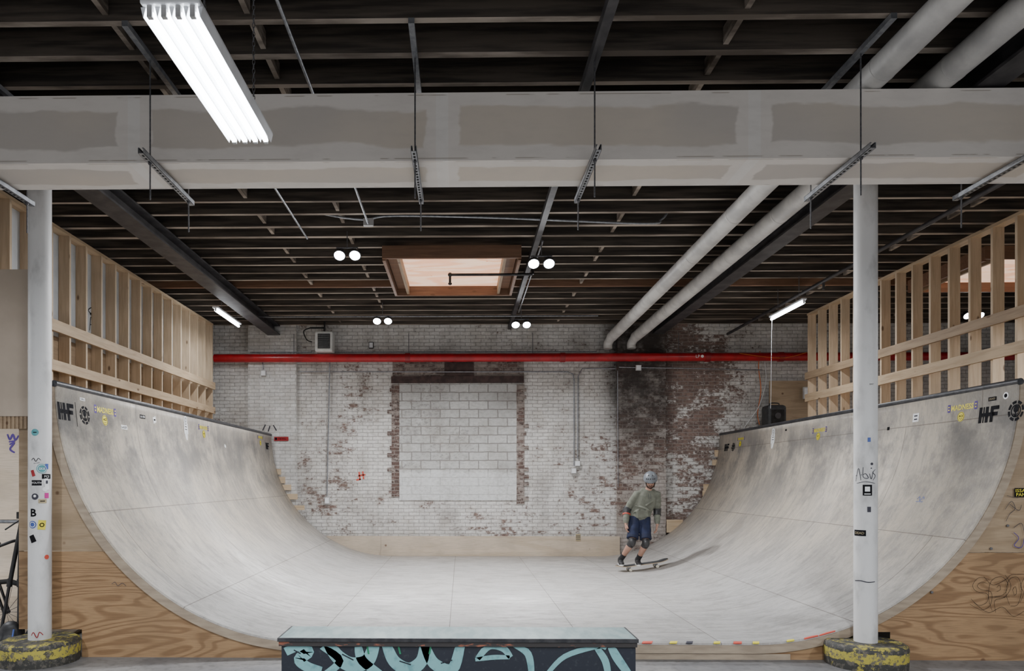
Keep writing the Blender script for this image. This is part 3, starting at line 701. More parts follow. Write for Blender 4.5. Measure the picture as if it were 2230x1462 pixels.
# ================================================================ ledge
le=empty('grind_ledge',(-.03,6.15,0),'low skate ledge with grey top and teal graffiti front','skate ledge')
lx0,lx1=-1.54,1.47; ly0,ly1=5.93,6.42
mk('ledge_body',B().box(lx0+.03,lx1-.02,ly0+.02,ly1-.01,0,.36),m_navy,le)
mk('ledge_top',B().box(lx0+.01,lx1-.01,ly0+.012,ly1,.376,.40),m_lid,le)
mk('wood_edging',B().box(lx0+.01,lx1-.01,ly0+.004,ly0+.05,.333,.372),m_scr,le)
mk('steel_edge',B().box(lx0,lx1,ly0-.004,ly0+.014,.372,.402).box(lx0,lx0+.012,ly0+.014,ly1,.372,.402).box(lx1-.012,lx1,ly0+.014,ly1,.372,.402),m_cop,le)
a=Art(); yf=ly0+.02
def ledge_stroke(pts,w,m=0,l=0): a.stroke([pxz(px,py,yf) for px,py in pts],w,m,l)
for st,w in(([(622,1420),(650,1408),(672,1420),(652,1436),(668,1452),(700,1462)],.095),([(700,1408),(740,1440),(700,1475)],.065),([(716,1402),(735,1430),(765,1448),(800,1440),(815,1405)],.125),
    ([(780,1408),(790,1440),(830,1470)],.08),([(842,1404),(858,1440),(890,1458),(918,1440),(925,1405)],.11),([(925,1405),(945,1445),(985,1458),(1003,1404)],.10),
    ([(1040,1435),(1065,1408),(1095,1412),(1112,1432)],.06),([(1035,1437),(1075,1432),(1110,1432)],.04),([(1120,1404),(1150,1425),(1158,1470)],.06),([(1190,1470),(1230,1430),(1300,1408),(1320,1412)],.045),([(1300,1412),(1318,1440),(1325,1475)],.06),([(1330,1408),(1345,1435),(1370,1470)],.075)):
    ledge_stroke(st,w)
for st in([(868,1408),(872,1425)],[(938,1406),(935,1425)],[(800,1404),(803,1425)],[(1020,1402),(1120,1406)]): ledge_stroke(st,.02,1,1)
for st in([(640,1416),(655,1424)],[(745,1425),(770,1438)],[(870,1440),(895,1448)],[(960,1445),(985,1438)]): ledge_stroke(st,.014,2,1)
mk('graffiti_paint',a.build(lambda u,v,o:Vector((u,yf-o,min(v,.33)))),[m_teal,m_green,m_navy],le)

# ================================================================ lights
def chain(b,x,y,z0,z1):
    z=z0;i=0
    while z<z1:
        pts=[]
        for j in range(9):
            t=2*pi*j/8; dx=.008*cos(t); dz=.018*sin(t)
            pts.append((x+(dx if i%2 else 0),y+(0 if i%2 else dx),z+dz))
        b.tube(pts,.0025,5,0,False); z+=.028;i+=1
    return b
def shoplight(x,y0,y1,z,n,label,w=.25,watt=100,group='fluorescent shop lights'):
    e=empty('fluorescent_light',(x,(y0+y1)/2,z),label,'light fixture',group)
    b=B(); b.box(x-w*.52,x+w*.52,y0-.03,y1+.03,z+.045,z+.075); 
    mk('fixture_housing',b,m_refl,e,bevel=.008)
    if n>1:
        b=B()
        for k in range(n+1):
            xx=x-w/2+w*k/n; b.add([(xx-.012,y0,z+.044),(xx+.012,y0,z+.044),(xx+.001,y0,z-.004),(xx-.001,y0,z-.004),(xx-.012,y1,z+.044),(xx+.012,y1,z+.044),(xx+.001,y1,z-.004),(xx-.001,y1,z-.004)],[(0,1,2,3),(4,7,6,5),(0,3,7,4),(1,5,6,2),(3,2,6,7)])
        mk('reflector',b,m_refl,e)
    for k in range(n):
        xx=x-w/2+w*(k+.5)/n
        mk('lamp_tube',B().tube([(xx,y0,z+.01),(xx,y1,z+.01)],.016 if n>1 else .022,12),m_tube,e)
        for yy in(y0-.012,y1-.012): mk('lamp_socket',B().box(xx-.012,xx+.012,yy,yy+.024,z-.008,z+.045),m_grey,e)
    light('tube_glow','AREA',(x,(y0+y1)/2,z-.03),watt,(0,0,-1),e,w*.9,y1-y0,(.95,.97,1))
    for yy in(y0+.2,y1-.2): mk('hanging_chain',chain(B(),x+w*.3,yy,z+.09,4.94),m_rod,e)
    return e
shoplight(-1.36,3.32,4.56,3.90,4,'added out-of-view shop light for fill, hung on chains',w=.27,watt=140)
shoplight(-4.2,12.1,13.35,4.62,1,'single tube strip light beside steel beam',w=.1,watt=35,group='strip lights')
shoplight(5.32,11.15,12.3,4.48,1,'single tube strip light with hanging cord',w=.07,watt=35,group='strip lights')
for x,y,wt in((2.4,.9,230),(-4.6,.9,230),(6.0,1.0,230),(7.8,6.5,80),(-7.0,6.3,180)):  # unseen extra fixtures, added to brighten duct, ceiling and side areas
    shoplight(x,y,y+1.24,3.75,4,'added out-of-view shop light for fill, hung on chains',w=.27,watt=wt)
def flood(px,py,y,ang,tilt=(0,-.8,-1),watt=150,z=None,aim=None):
    q=P(px,py,y); e=empty('flood_light',q,'twin round head white LED flood light under joists','light fixture','LED flood lights')
    dv=Vector(tilt).normalized(); rot=dv.to_track_quat('-Z','Y').to_matrix()
    for s in(-1,1):
        c=q+Vector((s*.10,0,0))
        b=B().tube([c-dv*.05,c-dv*.035,c],[.05,.076,.08],20)
        for k in range(6): b.obox(c-dv*.065+rot@Vector((-.05+k*.02,0,0)),(.006,.09,.03),rot,0)
        mk('lamp_head',b,m_blackm,e)
        mk('lamp_lens',B().tube([c-dv*.004,c+dv*.004,c+dv*.02],[.070,.066,.04],20),m_led,e)
        light('flood_beam','SPOT',c+dv*.05,watt,Vector((s*.25,tilt[1]*.4,tilt[2])),e,.04,None,(.97,.98,1),rad(168),.9)
    if aim is not None:
        c=q+dv*.06
        light('added_patch_spot','SPOT',c,260,Vector(aim)-c,e,.02,None,(.97,.98,1),rad(7),1.0)  # added spot that throws the bright ramp patch, no lamp head of its own
    b=B().tube([(q.x-.14,q.y,q.z+.1),(q.x+.14,q.y,q.z+.1)],.01,8)
    for s in(-1,1): b.tube([(q.x+s*.105,q.y,q.z+.1),(q.x+s*.105,q.y,q.z+.02)],.007,8)
    b.tube([(q.x,q.y,q.z+.1),(q.x,q.y,4.95)],.006,8)
    mk('hanging_bracket',b,m_rod,e)
# point on the right transition that catches the bright patch
aimp=None
for i in range(400):
    r_=ray(1738,1313); t_=5+i*.02; p_=O+r_*t_
    if p_.x>cR and p_.z<ZC-math.sqrt(max(R*R-(p_.x-cR)**2,0)): aimp=p_; break
flood(756,557,9.2,0,watt=350); flood(1179,575,9.3,0,watt=350,aim=aimp)
flood(833,700,12.9,0,watt=330); flood(1135,708,12.9,0,watt=330)
flood(2121,688,12.5,0,watt=150)
# ================================================================ skylights
def skylight(x0,x1,y0,y1,label):
    e=empty('skylight_box',((x0+x1)/2,(y0+y1)/2,4.74),label,'skylight')
    mk('frame_board',B().box(x0,x1,y0,y0+.04,4.77,4.945),m_newj,e); mk('frame_board',B().box(x0,x1,y1-.04,y1,4.75,4.945),m_newj,e)
    mk('frame_board',B().box(x0,x0+.04,y0+.042,y1-.042,4.75,4.945),m_newj,e); mk('frame_board',B().box(x1-.04,x1,y0+.042,y1-.042,4.75,4.945),m_newj,e)
    for a_,c_ in((x0+.20,x0+.24),(x1-.24,x1-.2)): mk('inner_liner',B().box(a_,c_,y0+.042,y1-.042,4.77,4.945),m_oldrail,e)
    for a_,c_ in((x0+.05,x0+.19),(x1-.19,x1-.05)): mk('inner_ledge',B().box(a_,c_,y0+.042,y1-.042,4.86,4.90),m_newj,e)
    mk('glow_panel',B().box(x0+.243,x1-.243,y0+.05,y1-.05,4.90,4.92),m_plys,e,label='knotty plywood panel with its brightness set as glow')
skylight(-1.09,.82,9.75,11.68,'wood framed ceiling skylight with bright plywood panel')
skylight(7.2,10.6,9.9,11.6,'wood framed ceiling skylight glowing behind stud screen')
b=B(); q0=P(980,580,10.3)
b.tube([(q0.x,10.3,4.70),(P(1160,580,10.3).x,10.3,4.70)],.02,10).tube([(q0.x,10.3,4.70),(q0.x,10.3,4.58)],.018,10).sph((q0.x,10.3,4.70),.032).sph((q0.x,10.3,4.57),(.03,.03,.02)).tube([(P(1160,580,10.3).x,10.3,4.70),(P(1160,580,10.3).x,10.3,4.9)],.02,10)
mk('sprinkler_pipe',b,m_blackm,label='short black sprinkler branch crossing under skylight',cat='pipe')
# ================================================================ conduits
def conduit(pts,r,label,mat=m_galv,n=8,sm=0):
    mk('conduit',B().tube(crom(pts,5) if sm else pts,r,n),mat,label=label,cat='conduit')
conduit([(-1.22,2,4.9),(-1.22,7.3,4.9)],.014,'thin galvanised conduit under joists')
q=[P(px,py,8.75) for px,py in((665,447),(700,465),(790,478),(860,470),(1100,475),(1400,487),(1440,478),(1455,460))]
conduit([(v.x,8.75,v.z) for v in q],.014,'bent conduit crossing under the joists',sm=1)
conduit([(-2.0,7.4,4.86),(-2.0,9.2,4.86)],.013,'thin galvanised conduit under joists')
conduit([(-1.14,7.0,4.86),(-1.14,8.67,4.86)],.013,'thin galvanised conduit under joists')
mk('junction_box',B().box(-1.2,-1.08,8.68,8.73,4.84,4.93),m_grey,label='grey metal junction box on ceiling conduit',cat='electrical box',bevel=.004)
conduit([(1.06,9.3,4.84),(1.06,13.2,4.84)],.012,'conduit feeding the flood lights')
conduit([(-4.4,13.6,4.86),(2.6,13.6,4.86)],.012,'straight conduit crossing under the joists')
def wallc(pts,label,r=.013,y=14.8,mat=m_galv): 
    mk('conduit',B().tube([P(px,py,y) for px,py in pts],r,8),mat,label=label,cat='conduit')
wallc([(650,810),(1235,810),(1248,815),(1250,830),(1250,1015)],'galvanised conduit bending down brick wall')
wallc([(1258,1000),(1259,820),(1268,803),(1340,803)],'galvanised conduit bending down brick wall')
wallc([(1348,800),(1660,806)],'horizontal galvanised conduit on brick wall',y=14.72)
wallc([(718,790),(712,1082)],'vertical galvanised conduit on brick wall')
wallc([(545,768),(680,767.6)],'horizontal galvanised conduit above red pipe',y=14.72)
wallc([(728,767.5),(1300,766)],'horizontal galvanised conduit above red pipe',y=14.72)
wallc([(571,782),(573,804)],'short conduit drop on pilaster',y=14.72)
wallc([(1345,808),(1346,1060)],'thin vertical conduit on brick pier',r=.008,y=14.72)
def ebox(px,py,w,h,label,mat=m_grey,y=14.78,d=.06):
    q=P(px,py,y); k=F/y; e=empty('electrical_box',(q.x,y,q.z-h/2/k),label,'electrical box')
    mk('box_body',B().box(q.x-w/2/k,q.x+w/2/k,y,y+d,q.z-h/2/k,q.z+h/2/k),mat,e,bevel=.005)
    mk('box_cover',B().box(q.x-w/2.6/k,q.x+w/2.6/k,y-.006,y,q.z-h/2.6/k,q.z+h/2.6/k),m_refl,e)
ebox(712,1091,11,15,'grey electrical outlet box at conduit end'); ebox(1258,1010,12,12,'grey junction box on brick'); ebox(1250,1026,11,12,'white switch box with red label')
ebox(1391,801,12,12,'small grey junction box on pier',y=14.66,d=.04); ebox(573,813,11,12,'small grey junction box on pilaster',y=14.68); ebox(808,752,10,14,'dark metal box on brick wall',m_black,y=14.8)
ebox(1757,856,12,26,'grey wall box with round gauge',y=14.5)
# wall art: red tag
a=Art()
for st in([(782,1028),(784,1046)],[(790,1027),(792,1044)],[(780,1037),(796,1034)],[(776,1046),(786,1044)]): a.stroke([pxz(px,py,YW) for px,py in st],.04)
mk('graffiti_tag',a.build(lambda u,v,o:Vector((u,YW-.002-o,v))),m_redv,label='small red paint tag on brick wall',cat='graffiti')
q=P(612,956,14.7)
e=mk('wall_sign',Art().rect(0,0,.30,.085,0,0).text('THE WALL',.02,0,.035,1,1,w=.17,bold=.01).disc(-.11,0,.025,1,1).build(lambda u,v,o:Vector((q.x+u,14.725-o,q.z+v))),[m_redd,m_ink],label='small red and black sign on pilaster',cat='sign')
a=Art()
for st in([(578,925),(572,938)],[(588,928),(584,940)],[(595,926),(602,938)]): a.stroke([pxz(px,py,14.73) for px,py in st],.03)
mk('graffiti_tag',a.build(lambda u,v,o:Vector((u,14.735-o,v))),m_ing,label='faint grey marker tag on pilaster',cat='graffiti')
a=Art().rect(0,0,.1,.14,0,0)
for i in range(5):
    for j in range(3): a.rect(-.035+i*.018,-.04+j*.035,.012,.018,1,1)
q=P(1259,1171,Y1)
mk('flyer',a.build(lambda u,v,o:Vector((q.x+u,Y1-.001-o,q.z+v))),[m_tape,m_ing],label='small printed flyer on kickboard',cat='flyer')
# heater: upright white box, rounded dark grille with louvres
q=P(705,744,14.45)
e=empty('unit_heater',(q.x,14.5,q.z-.2),'white electric unit heater with dark louvred grille','heater')
w,h=.36,.41; x=q.x; z=q.z
mk('heater_housing',B().box(x-w/2,x+w/2,14.42,14.72,z-h/2,z+h/2),m_heat,e,bevel=.03)
mk('grille_recess',B().box(x-.115,x+.135,14.405,14.419,z-.15,z+.15),m_black,e,bevel=.006)
for j in range(7):
    zz=z-.12+j*.04; mk('louvre',B().obox((x+.01,14.392,zz),(.22,.022,.005),Matrix.Rotation(.5,3,'X')),m_galv,e)
mk('mounting_bracket',B().box(x-.01,x+.01,14.5,14.6,z+h/2,z+h/2+.35).box(x-.3,x+.01,14.54,14.57,z+h/2+.08,z+h/2+.11).tube(crom([(x-.3,14.55,z+.3),(x-.42,14.5,z+.22),(x-.36,14.5,z+.05),(x-.25,14.5,z-.0)],5),.012,6),m_blackm,e)
# speaker
q=P(1691,905,14.2); x=q.x; e=empty('loudspeaker',(x,14.3,2.632),'black portable PA loudspeaker standing on deck','speaker')
mk('speaker_cabinet',B().box(x-.19,x+.19,14.15,14.5,2.632,3.22),m_black,e,bevel=.06)
mk('speaker_grille',B().box(x-.13,x+.13,14.135,14.149,2.70,3.12),m_blackm,e,bevel=.006)
mk('horn',B().tube([(x,14.134,3.0),(x,14.125,3.0)],.06,20),m_steel_dark,e)
mk('handle',B().tube(crom([(x-.09,14.3,3.2),(x-.08,14.3,3.26),(x+.08,14.3,3.26),(x+.09,14.3,3.2)],4),.012,8),m_black,e)
p0=P(1675,830,14.66);p1=P(1761,915,14.66)
mk('plywood_sheet',B().box(p0.x,p1.x,14.64,14.66,2.635,p0.z),m_plyu,label='plain plywood sheet standing against brick wall',cat='plywood sheet')
def cord(pts,y,mat,label,r=.006):
    mk('power_cord',B().tube(crom([P(px,py,y) for px,py in pts],6),r,6),mat,label=label,cat='cord')
cord([(1681,692),(1680,760),(1679,850),(1678,890)],12.25,m_refl,'white cord hanging from strip light',.0025)
cord([(1655,765),(1652,800),(1657,850),(1650,900),(1654,925)],14.75,m_orange,'orange extension cord hanging on wall',.008)
cord([(1664,780),(1668,830),(1655,880),(1640,905),(1620,935),(1650,930)],14.72,m_vw,'white cord looped on wall',.006)
cord([(1610,770),(1700,780),(1757,768)],14.5,m_orange,'orange extension cord along red pipe',.006)

# ---- tripod, bag and bicycle (beside the column)
ty=7.2; tx=P(46,1100,ty).x
e=empty('tripod',(tx,ty,0),'black folded camera tripod standing beside column','tripod')
mk('tripod_head',B().box(tx-.03,tx+.03,ty-.03,ty+.03,1.33,1.40).tube([(tx,ty,1.28),(tx,ty,1.33)],.02,10).tube([(tx+.02,ty,1.34),(tx-.14,ty-.04,1.22)],.008,8).tube([(tx,ty,.7),(tx,ty,1.3)],.013,8),m_black,e)
for dx,dy in((-.20,-.06),(-.1,.2),(.03,-.10)):
    b=B().tube([(tx,ty,1.28),(tx+dx*.5,ty+dy*.5,.66),],.022,8).tube([(tx+dx*.48,ty+dy*.48,.7),(tx+dx,ty+dy,.01)],.016,8).tube([(tx+dx*.47,ty+dy*.47,.72),(tx+dx*.52,ty+dy*.52,.64)],.026,8)
    mk('leg',b,m_black,e)
bx,by=P(24,1300,6.98).x,6.98
e=empty('backpack',(bx,by,0),'black backpack with blue piping on floor','backpack')
bb=B().sph((bx,by,.16),(.13,.08,.16)).sph((bx,by-.05,.11),(.10,.06,.10)).sph((bx,by,.26),(.09,.07,.07))
mk('bag_body',bake(bb,.012,4),m_black,e)
for sx in(-.075,.075): mk('strap',B().tube(crom([(bx+sx,by-.075,.26),(bx+sx*1.1,by-.11,.16),(bx+sx,by-.09,.05)],6),.008,6),m_blu,e)
by=7.36; wx=P(14,1300,by).x; bx2=wx-1.05
e=empty('bicycle',((wx+bx2)/2,by,0),'black bicycle leaning by the ramp','bicycle')
for cx in(wx,bx2):
    ringp=[(cx+.32*cos(2*pi*i/32),by,.345+.32*sin(2*pi*i/32)) for i in range(33)]
    mk('tyre',B().tube(ringp,.026,10,0,False,up=(0,1,0)),m_tire,e)
    b=B().tube([(cx,by-.04,.345),(cx,by+.04,.345)],.02,10)
    for i in range(14): b.tube([(cx,by,.345),(cx+.31*cos(2*pi*i/14),by,.345+.31*sin(2*pi*i/14))],.0025,4)
    mk('wheel_hub',b,m_rod,e)
hd=(wx-.16,by,.92); bbk=(wx-.62,by,.3); st=(wx-.78,by,.82)
mk('bicycle_frame',B().tube([hd,st],.018,10).tube([(hd[0]+.02,by,.82),bbk],.022,10).tube([bbk,st],.018,10).tube([bbk,(bx2,by+.03,.345)],.01,8).tube([st,(bx2,by+.03,.345)],.01,8),m_blackm,e)
mk('fork',B().tube([(wx-.17,by,.98),(wx-.13,by,.75)],.02,10).tube([(wx-.13,by-.04,.72),(wx,by-.04,.345)],.014,8).tube([(wx-.13,by+.04,.72),(wx,by+.04,.345)],.014,8),m_blackm,e)
mk('handlebar',B().tube(crom([(wx+.04,by-.22,1.08),(wx+.0,by-.12,1.07),(wx-.17,by,1.0),(wx-.02,by+.10,1.07),(wx+.02,by+.13,1.08)],5),.016,8),m_black,e)
mk('saddle',bake(B().caps([(st[0]-.1,by,.93),(st[0]+.12,by,.935)],[.06,.025],12,up=(0,1,0)).tube([st,(st[0]-.02,by,.92)],.014,8),.01,2),m_black,e)

# ================================================================ skateboard & person
m_skin=pm('skin',(.42,.245,.18),(.36,.20,.145),6,.55); m_hood=pm('olive_grey_fleece',(.17,.18,.145),(.125,.13,.105),9,.9,bump=.25)
m_short=pm('navy_twill',(.009,.016,.055),(.006,.010,.032),9,.85); m_sock=pm('black_sock',(.015,.015,.017),None,20,.9)
m_helm=pm('grey_helmet_shell',(.17,.19,.21),(.14,.155,.175),9,.4); m_pad=pm('black_pad_shell',(.02,.02,.022),(.035,.035,.035),9,.45)
m_beard=pm('dark_brown_hair',(.04,.022,.014),None,40,.8); m_sole=pm('white_rubber',(.7,.7,.68),None,9,.6); m_grip=pm('grip_tape',(.03,.03,.032),(.05,.05,.05),40,.9); m_wh=pm('cream_urethane',(.7,.66,.55),None,9,.5)
m_eye=pm('dark_eye',(.02,.015,.01),None,9,.3)
YS=12.3; bq=P(1396,1240,YS); PXc=bq.x
def surfz(x): return ZF if x<cR else ZC-math.sqrt(R*R-(x-cR)**2)
wx0,wx1=PXc-.21,PXc+.27
zA,zB=surfz(wx0),surfz(wx1); pitch=math.atan2(zB-zA,wx1-wx0)
bc=Vector(((wx0+wx1)/2,YS,(zA+zB)/2+.001)); RB=Matrix.Rotation(rad(4),3,'Z')@Matrix.Rotation(-pitch,3,'Y')
def T(p): return bc+RB@Vector(p)
e=empty('skateboard',bc,'worn black skateboard with cream wheels under rider','skateboard')
b=B(); L=.46; n=26; top=[];m_=9
for i in range(n+1):
    u=-L+2*L*i/n; au=abs(u); kick=max(0,(au-.30))*.22; hw=.105*math.sqrt(max(1-max(0,(au-.355)/.105)**2,.02))
    for j in range(m_):
        vv=-1+2*j/(m_-1); top.append((u,vv*hw,.088+kick+.008*vv*vv))
vs=[T(p) for p in top]+[T((p[0],p[1],p[2]-.011)) for p in top]; k=len(top)
fs=[];mi=[]
for i in range(n):
    for j in range(m_-1):
        a0=i*m_+j; fs+=[(a0,a0+m_,a0+m_+1,a0+1),(k+a0,k+a0+1,k+a0+m_+1,k+a0+m_)]; mi+=[0,1]
for i in range(n):
    for j,fl in((0,0),(m_-1,1)):
        a0=i*m_+j; fs.append((a0,k+a0,k+a0+m_,a0+m_)); mi.append(1)
for i in(0,n):
    for j in range(m_-1): a0=i*m_+j; fs.append((a0,a0+1,k+a0+1,k+a0)); mi.append(1)
b.add(vs,fs,0,False); b.m=mi
mk('deck',b,[m_grip,m_lumx],e)
for u in(-.235,.235):
    b=B().tube([T((u,-.06,.03)),T((u,.06,.03))],.012,10).obox(T((u,0,.05)),(.05,.05,.04),RB).obox(T((u,0,.073)),(.08,.055,.008),RB)
    mk('truck',b,m_galv,e)
    for v in(-1,1):
        mk('wheel',B().tube([T((u,v*.062,.027)),T((u,v*.066,.027)),T((u,v*.09,.027)),T((u,v*.094,.027))],[.023,.027,.027,.023],18),m_wh,e)
# ---- person (local frame, x to the rider's left, facing -y)
OG=Vector((PXc,YS,ZF+.01))
def L_(p): return OG+Vector(p)
def LL(ps): return [L_(p) for p in ps]
pe=empty('person',OG,'person in grey helmet, olive hoodie and navy shorts riding, looking down','person')
HC=Vector((.135,-.10,1.545)); RH=Matrix.Rotation(rad(-14),3,'Z')@Matrix.Rotation(rad(31),3,'X')
def H(p): return L_(HC+RH@Vector(p))
sh={-1:(-.07,.0,1.31),1:(.275,.0,1.31)}; el={-1:(-.235,.03,1.04),1:(.29,.05,1.03)}; wr={-1:(-.275,-.06,.815),1:(.265,-.05,.80)}
hip={-1:(-.10,.03,.88),1:(.065,.03,.88)}; kn={-1:(-.185,-.13,.50),1:(.045,-.15,.485)}; an={-1:(-.34,.03,.187),1:(-.045,.03,.187)}
def lerp(a,c,t): return tuple(a[i]+(c[i]-a[i])*t for i in range(3))
b=B()
b.caps(LL([(-.025,.04,.88),(.01,.035,1.0),(.06,.01,1.15),(.1,.0,1.28),(.115,-.02,1.36)]),[(.10,.145),(.085,.125),(.10,.145),(.09,.15),(.05,.08)],16,up=(0,1,0))
b.caps(LL([(.11,-.01,1.33),(.125,-.04,1.42),(.135,-.07,1.50)]),[.062,.055,.055],12)
b.sph(H((0,.01,.03)),(.078,.097,.095),mat=RH,nu=24,nv=16)
b.sph(H((0,-.03,-.045)),(.06,.06,.07),mat=RH); b.sph(H((0,-.062,-.085)),(.032,.028,.028),mat=RH)
b.caps([H((0,-.09,.015)),H((0,-.108,-.02))],[.009,.014],10)
for s in(-1,1):
    b.sph(H((s*.079,.0,-.01)),(.01,.02,.03),mat=RH); b.sph(H((s*.04,-.065,-.02)),(.02,.02,.016),mat=RH)
    b.caps([H((s*.045,-.085,.025)),H((s*.012,-.092,.027))],[.008,.008],8)
    b.caps(LL([sh[s],lerp(sh[s],el[s],.5),el[s]]),[.056,.05,.042],14)
    b.caps(LL([el[s],lerp(el[s],wr[s],.35),wr[s]]),[.042,.040,.028],14)
    b.caps(LL([hip[s],lerp(hip[s],kn[s],.5),kn[s]]),[.09,.075,.055],16)
    b.caps(LL([kn[s],lerp(kn[s],an[s],.3),lerp(kn[s],an[s],.7),an[s]]),[.053,.057,.043,.033],16)
    a_=Vector(an[s]); b.caps(LL([a_+Vector((0,.03,-.035)),a_+Vector((-.01,-.07,-.047)),a_+Vector((-.018,-.12,-.055))]),[.026,.024,.018],12)
    w_=Vector(wr[s]); dn=Vector((0 if s<0 else -.02,-.02,-.09))
    b.tube(LL([w_,w_+dn*.4,w_+dn]),[(.026,.020),(.038,.018),(.042,.015)],12,up=(0,1,0))
    for f in range(4):
        off=Vector((0,-.030+.020*f,0)); ln=(.066,.078,.072,.056)[f]; st=w_+dn*.9+off; cx=-s*.022
        b.caps(LL([st,st+Vector((cx*.3,-.004,-ln*.45)),st+Vector((cx*1.1,-.006,-ln*.78)),st+Vector((cx*2.0,-.006,-ln*.95))]),[.0095,.009,.0085,.0075],8)
    tb=w_+dn*.35+Vector((-s*.005,-.028,0))
    b.caps(LL([tb,tb+Vector((-s*.012,-.026,-.022)),tb+Vector((-s*.02,-.034,-.052))]),[.012,.0105,.0085],8)
mk('body',bake(b,.0065,3),m_skin,pe)
for s in(-1,1):
    mk('eye',B().sph(H((s*.033,-.083,.003)),.010),m_eye,pe)
    mk('eyebrow',B().tube([H((s*.05,-.085,.028)),H((s*.015,-.1,.033))],.005,6),m_beard,pe)
b=B().sph(H((0,-.052,-.088)),(.045,.045,.035),mat=RH).caps([H((-.03,-.088,-.05)),H((0,-.098,-.045)),H((.03,-.088,-.05))],[.008,.009,.008],8)
for s in(-1,1): b.caps([H((s*.068,-.02,-.03)),H((s*.05,-.055,-.08))],[.014,.02],8)
mk('beard',bake(b,.005,2),m_beard,pe)
mk('mouth',B().tube([H((-.02,-.1,-.062)),H((0,-.105,-.063)),H((.02,-.1,-.062))],.004,6),pm('lip',(.35,.12,.1)),pe)
# hoodie: loose body, ribbed hem, flat front pocket, folds, long sleeves
b=B()
b.tube(LL([(-.03,.04,.86),(-.03,.04,.895),(-.025,.04,.91),(-.005,.035,.97),(.02,.025,1.05),(.06,.01,1.15),(.095,-.0,1.28),(.11,-.01,1.36),(.115,-.02,1.40)]),[(.112,.155),(.115,.158),(.135,.182),(.132,.182),(.122,.174),(.125,.183),(.115,.18),(.085,.12),(.065,.08)],24,up=(0,1,0))
for s in(-1,1):
    S0,E0,W0=Vector(sh[s]),Vector(el[s]),Vector(wr[s])
    b.caps(LL([S0.lerp(Vector((.1,0,1.33)),.3),S0,S0.lerp(E0,.25),S0.lerp(E0,.38),S0.lerp(E0,.5),S0.lerp(E0,.65),S0.lerp(E0,.78),E0,E0.lerp(W0,.5),E0.lerp(W0,.62),E0.lerp(W0,.74),E0.lerp(W0,.84),E0.lerp(W0,.90)]),[.068,.073,.066,.073,.062,.071,.061,.060,.054,.058,.050,.050,.040],16)
b.caps(LL([(.02,-.02,1.37),(.05,.09,1.37),(.13,.12,1.38),(.2,.07,1.37),(.215,-.03,1.36)]),[.04,.055,.06,.055,.04],12)
b.sph(L_((.13,.11,1.33)),(.10,.055,.09))
b.obox(L_((.0,-.098,.98)),(.20,.03,.12),Matrix.Rotation(rad(-6),3,'Y'))
for p_,q_ in(((-.12,-.10,1.12),(.10,-.125,1.06)),((.18,-.10,1.20),(.05,-.13,1.12)),((-.15,-.07,1.0),(-.05,-.11,1.06)),((.15,-.11,1.02),(.02,-.13,1.08))):
    b.caps(LL([p_,lerp(p_,q_,.5),q_]),[.010,.016,.010],8)
mk('hoodie',bake(b,.008,4),m_hood,pe)
for dx in(.095,.13): mk('drawstring',B().tube(LL([(dx,-.115,1.33),(dx,-.142,1.27),(dx,-.146,1.24)]),.0025,6),m_ing,pe)
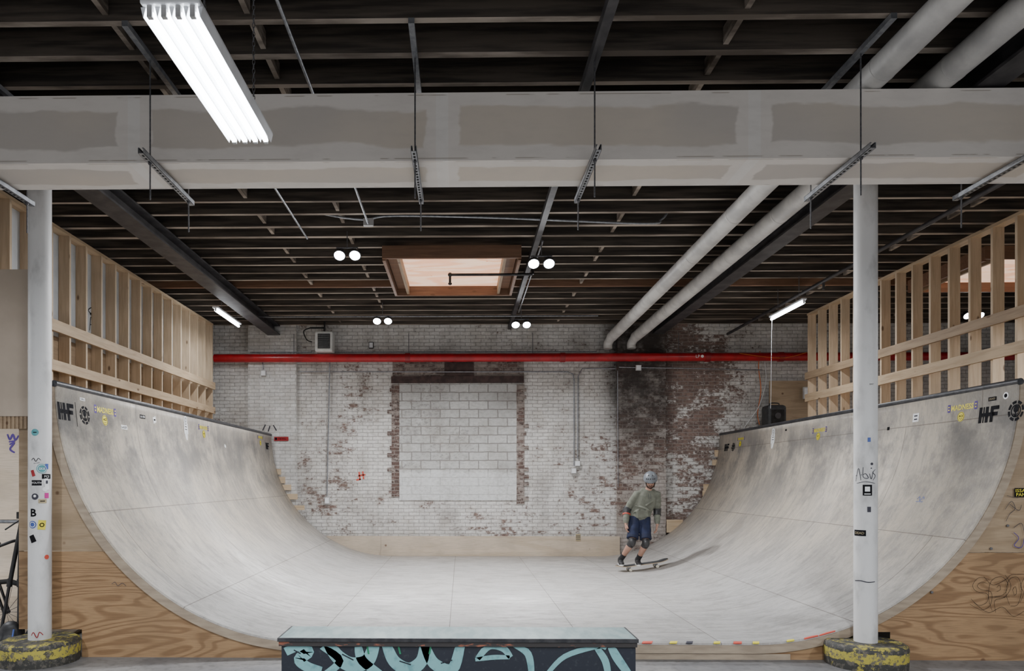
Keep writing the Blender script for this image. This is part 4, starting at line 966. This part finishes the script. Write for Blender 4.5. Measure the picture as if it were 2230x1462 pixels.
# shorts
b=B(); b.caps(LL([(-.025,.04,.93),(-.02,.04,.84)]),[(.11,.155),(.115,.16)],20,up=(0,1,0))
for s in(-1,1):
    h_=Vector(hip[s]); k_=Vector(kn[s]); b.tube(LL([h_+Vector((0,0,.03)),h_.lerp(k_,.3),h_.lerp(k_,.45),h_.lerp(k_,.6),h_.lerp(k_,.85)]),[.105,.098,.103,.096,.102],18)
mk('shorts',bake(b,.008,3),m_short,pe)
for s in(-1,1):
    K=Vector(kn[s]); A=Vector(an[s]); E=Vector(el[s]); W=Vector(wr[s]); Hh=Vector(hip[s])
    b=B().tube(LL([Hh.lerp(K,.86),K,K.lerp(A,.22)]),[.07,.066,.062],18); b.sph(L_(K+Vector((0,-.05,-.01))),(.048,.03,.068))
    mk('knee_pad',bake(b,.008,3),m_pad,pe)
    b=B().tube(LL([Vector(sh[s]).lerp(E,.84),E,E.lerp(W,.36)]),[.070,.068,.062],18); b.sph(L_(E+Vector((s*.03,.03,-.01))),(.042,.042,.058))
    mk('elbow_pad',bake(b,.008,3),m_pad,pe)
    mk('pad_strap',B().tube(LL([E.lerp(W,.28),E.lerp(W,.36)]),.067,18),m_redv if s<0 else m_pad,pe)
    mk('sock',B().tube(LL([K.lerp(A,.72),A,A+Vector((0,0,-.03))]),[.048,.042,.045],16),m_sock,pe)
    b=B()
    f0=A+Vector((0,.055,-.045)); f1=A+Vector((-.005,-.03,-.04)); f2=A+Vector((-.02,-.13,-.052)); f3=A+Vector((-.025,-.185,-.058))
    b.caps(LL([f0,f1,f2,f3]),[(.036,.042),(.044,.044),(.034,.049),(.026,.042)],16,up=(0,0,1)); b.caps(LL([A+Vector((0,.02,-.03)),A+Vector((0,.015,.005))]),[.05,.049],14)
    mk('shoe',bake(b,.006,3),m_black,pe,label='black skate shoe with white sole')
    b=B(); zz=min(f0.z,f3.z)-.033
    ring=[(cos(2*pi*i/20)*.047,sin(2*pi*i/20)*.155) for i in range(20)]
    c_=(f0+f3)/2
    vs=[L_((c_.x+a+b_*.08,c_.y+b_,zz)) for a,b_ in ring]+[L_((c_.x+a+b_*.08,c_.y+b_,zz+.026)) for a,b_ in ring]
    b.add(vs,[tuple(range(19,-1,-1)),tuple(range(20,40))]+[(i,(i+1)%20,20+(i+1)%20,20+i) for i in range(20)])
    mk('shoe_sole',b,m_sole,pe)
# helmet
b=B().sph(H((0,.012,.04)),(.118,.138,.122),mat=RH,nu=28,nv=14,v0=0,v1=pi*.56)
b.sph(H((0,.05,.0)),(.112,.1,.09),mat=RH)
hm=mk('helmet',bake(b,.007,2),m_helm,pe,label='grey rounded skate helmet with vents')
b=B()
for i in range(-2,3):
    d=Vector((i*.38,-1,.55)).normalized(); b.sph(H(Vector((0,.012,.04))+Vector((d.x*.117,d.y*.137,d.z*.121))),(.010,.010,.012),0,10,8,RH)
for i in(-1,1):
    d=Vector((i*.35,-.6,1)).normalized(); b.sph(H(Vector((0,.012,.04))+Vector((d.x*.117,d.y*.137,d.z*.121))),(.010,.016,.010),0,10,8,RH)
mk('helmet_vent',b,m_black,hm)
mk('chin_strap',B().tube([H((-.085,0,.0)),H((-.07,-.03,-.07)),H((0,-.06,-.125)),H((.07,-.03,-.07)),H((.085,0,0))],.006,6),m_black,hm)

# ================================================================ world & camera
w=D.worlds.new('World'); S.world=w; w.use_nodes=True; nt=w.node_tree
bg=nt.nodes['Background']; bg.inputs[0].default_value=(.95,.97,1,1); bg.inputs[1].default_value=.8
cam=D.cameras.new('Camera'); co=D.objects.new('Camera',cam); S.collection.objects.link(co)
co.location=O; co.rotation_euler=(pi/2,0,YAW); cam.sensor_width=36; cam.lens=F/2230*36
cam.shift_x=(1115-CX)/2230; cam.shift_y=(HY-731)/2230; cam.clip_start=.05; cam.clip_end=200
S.camera=co
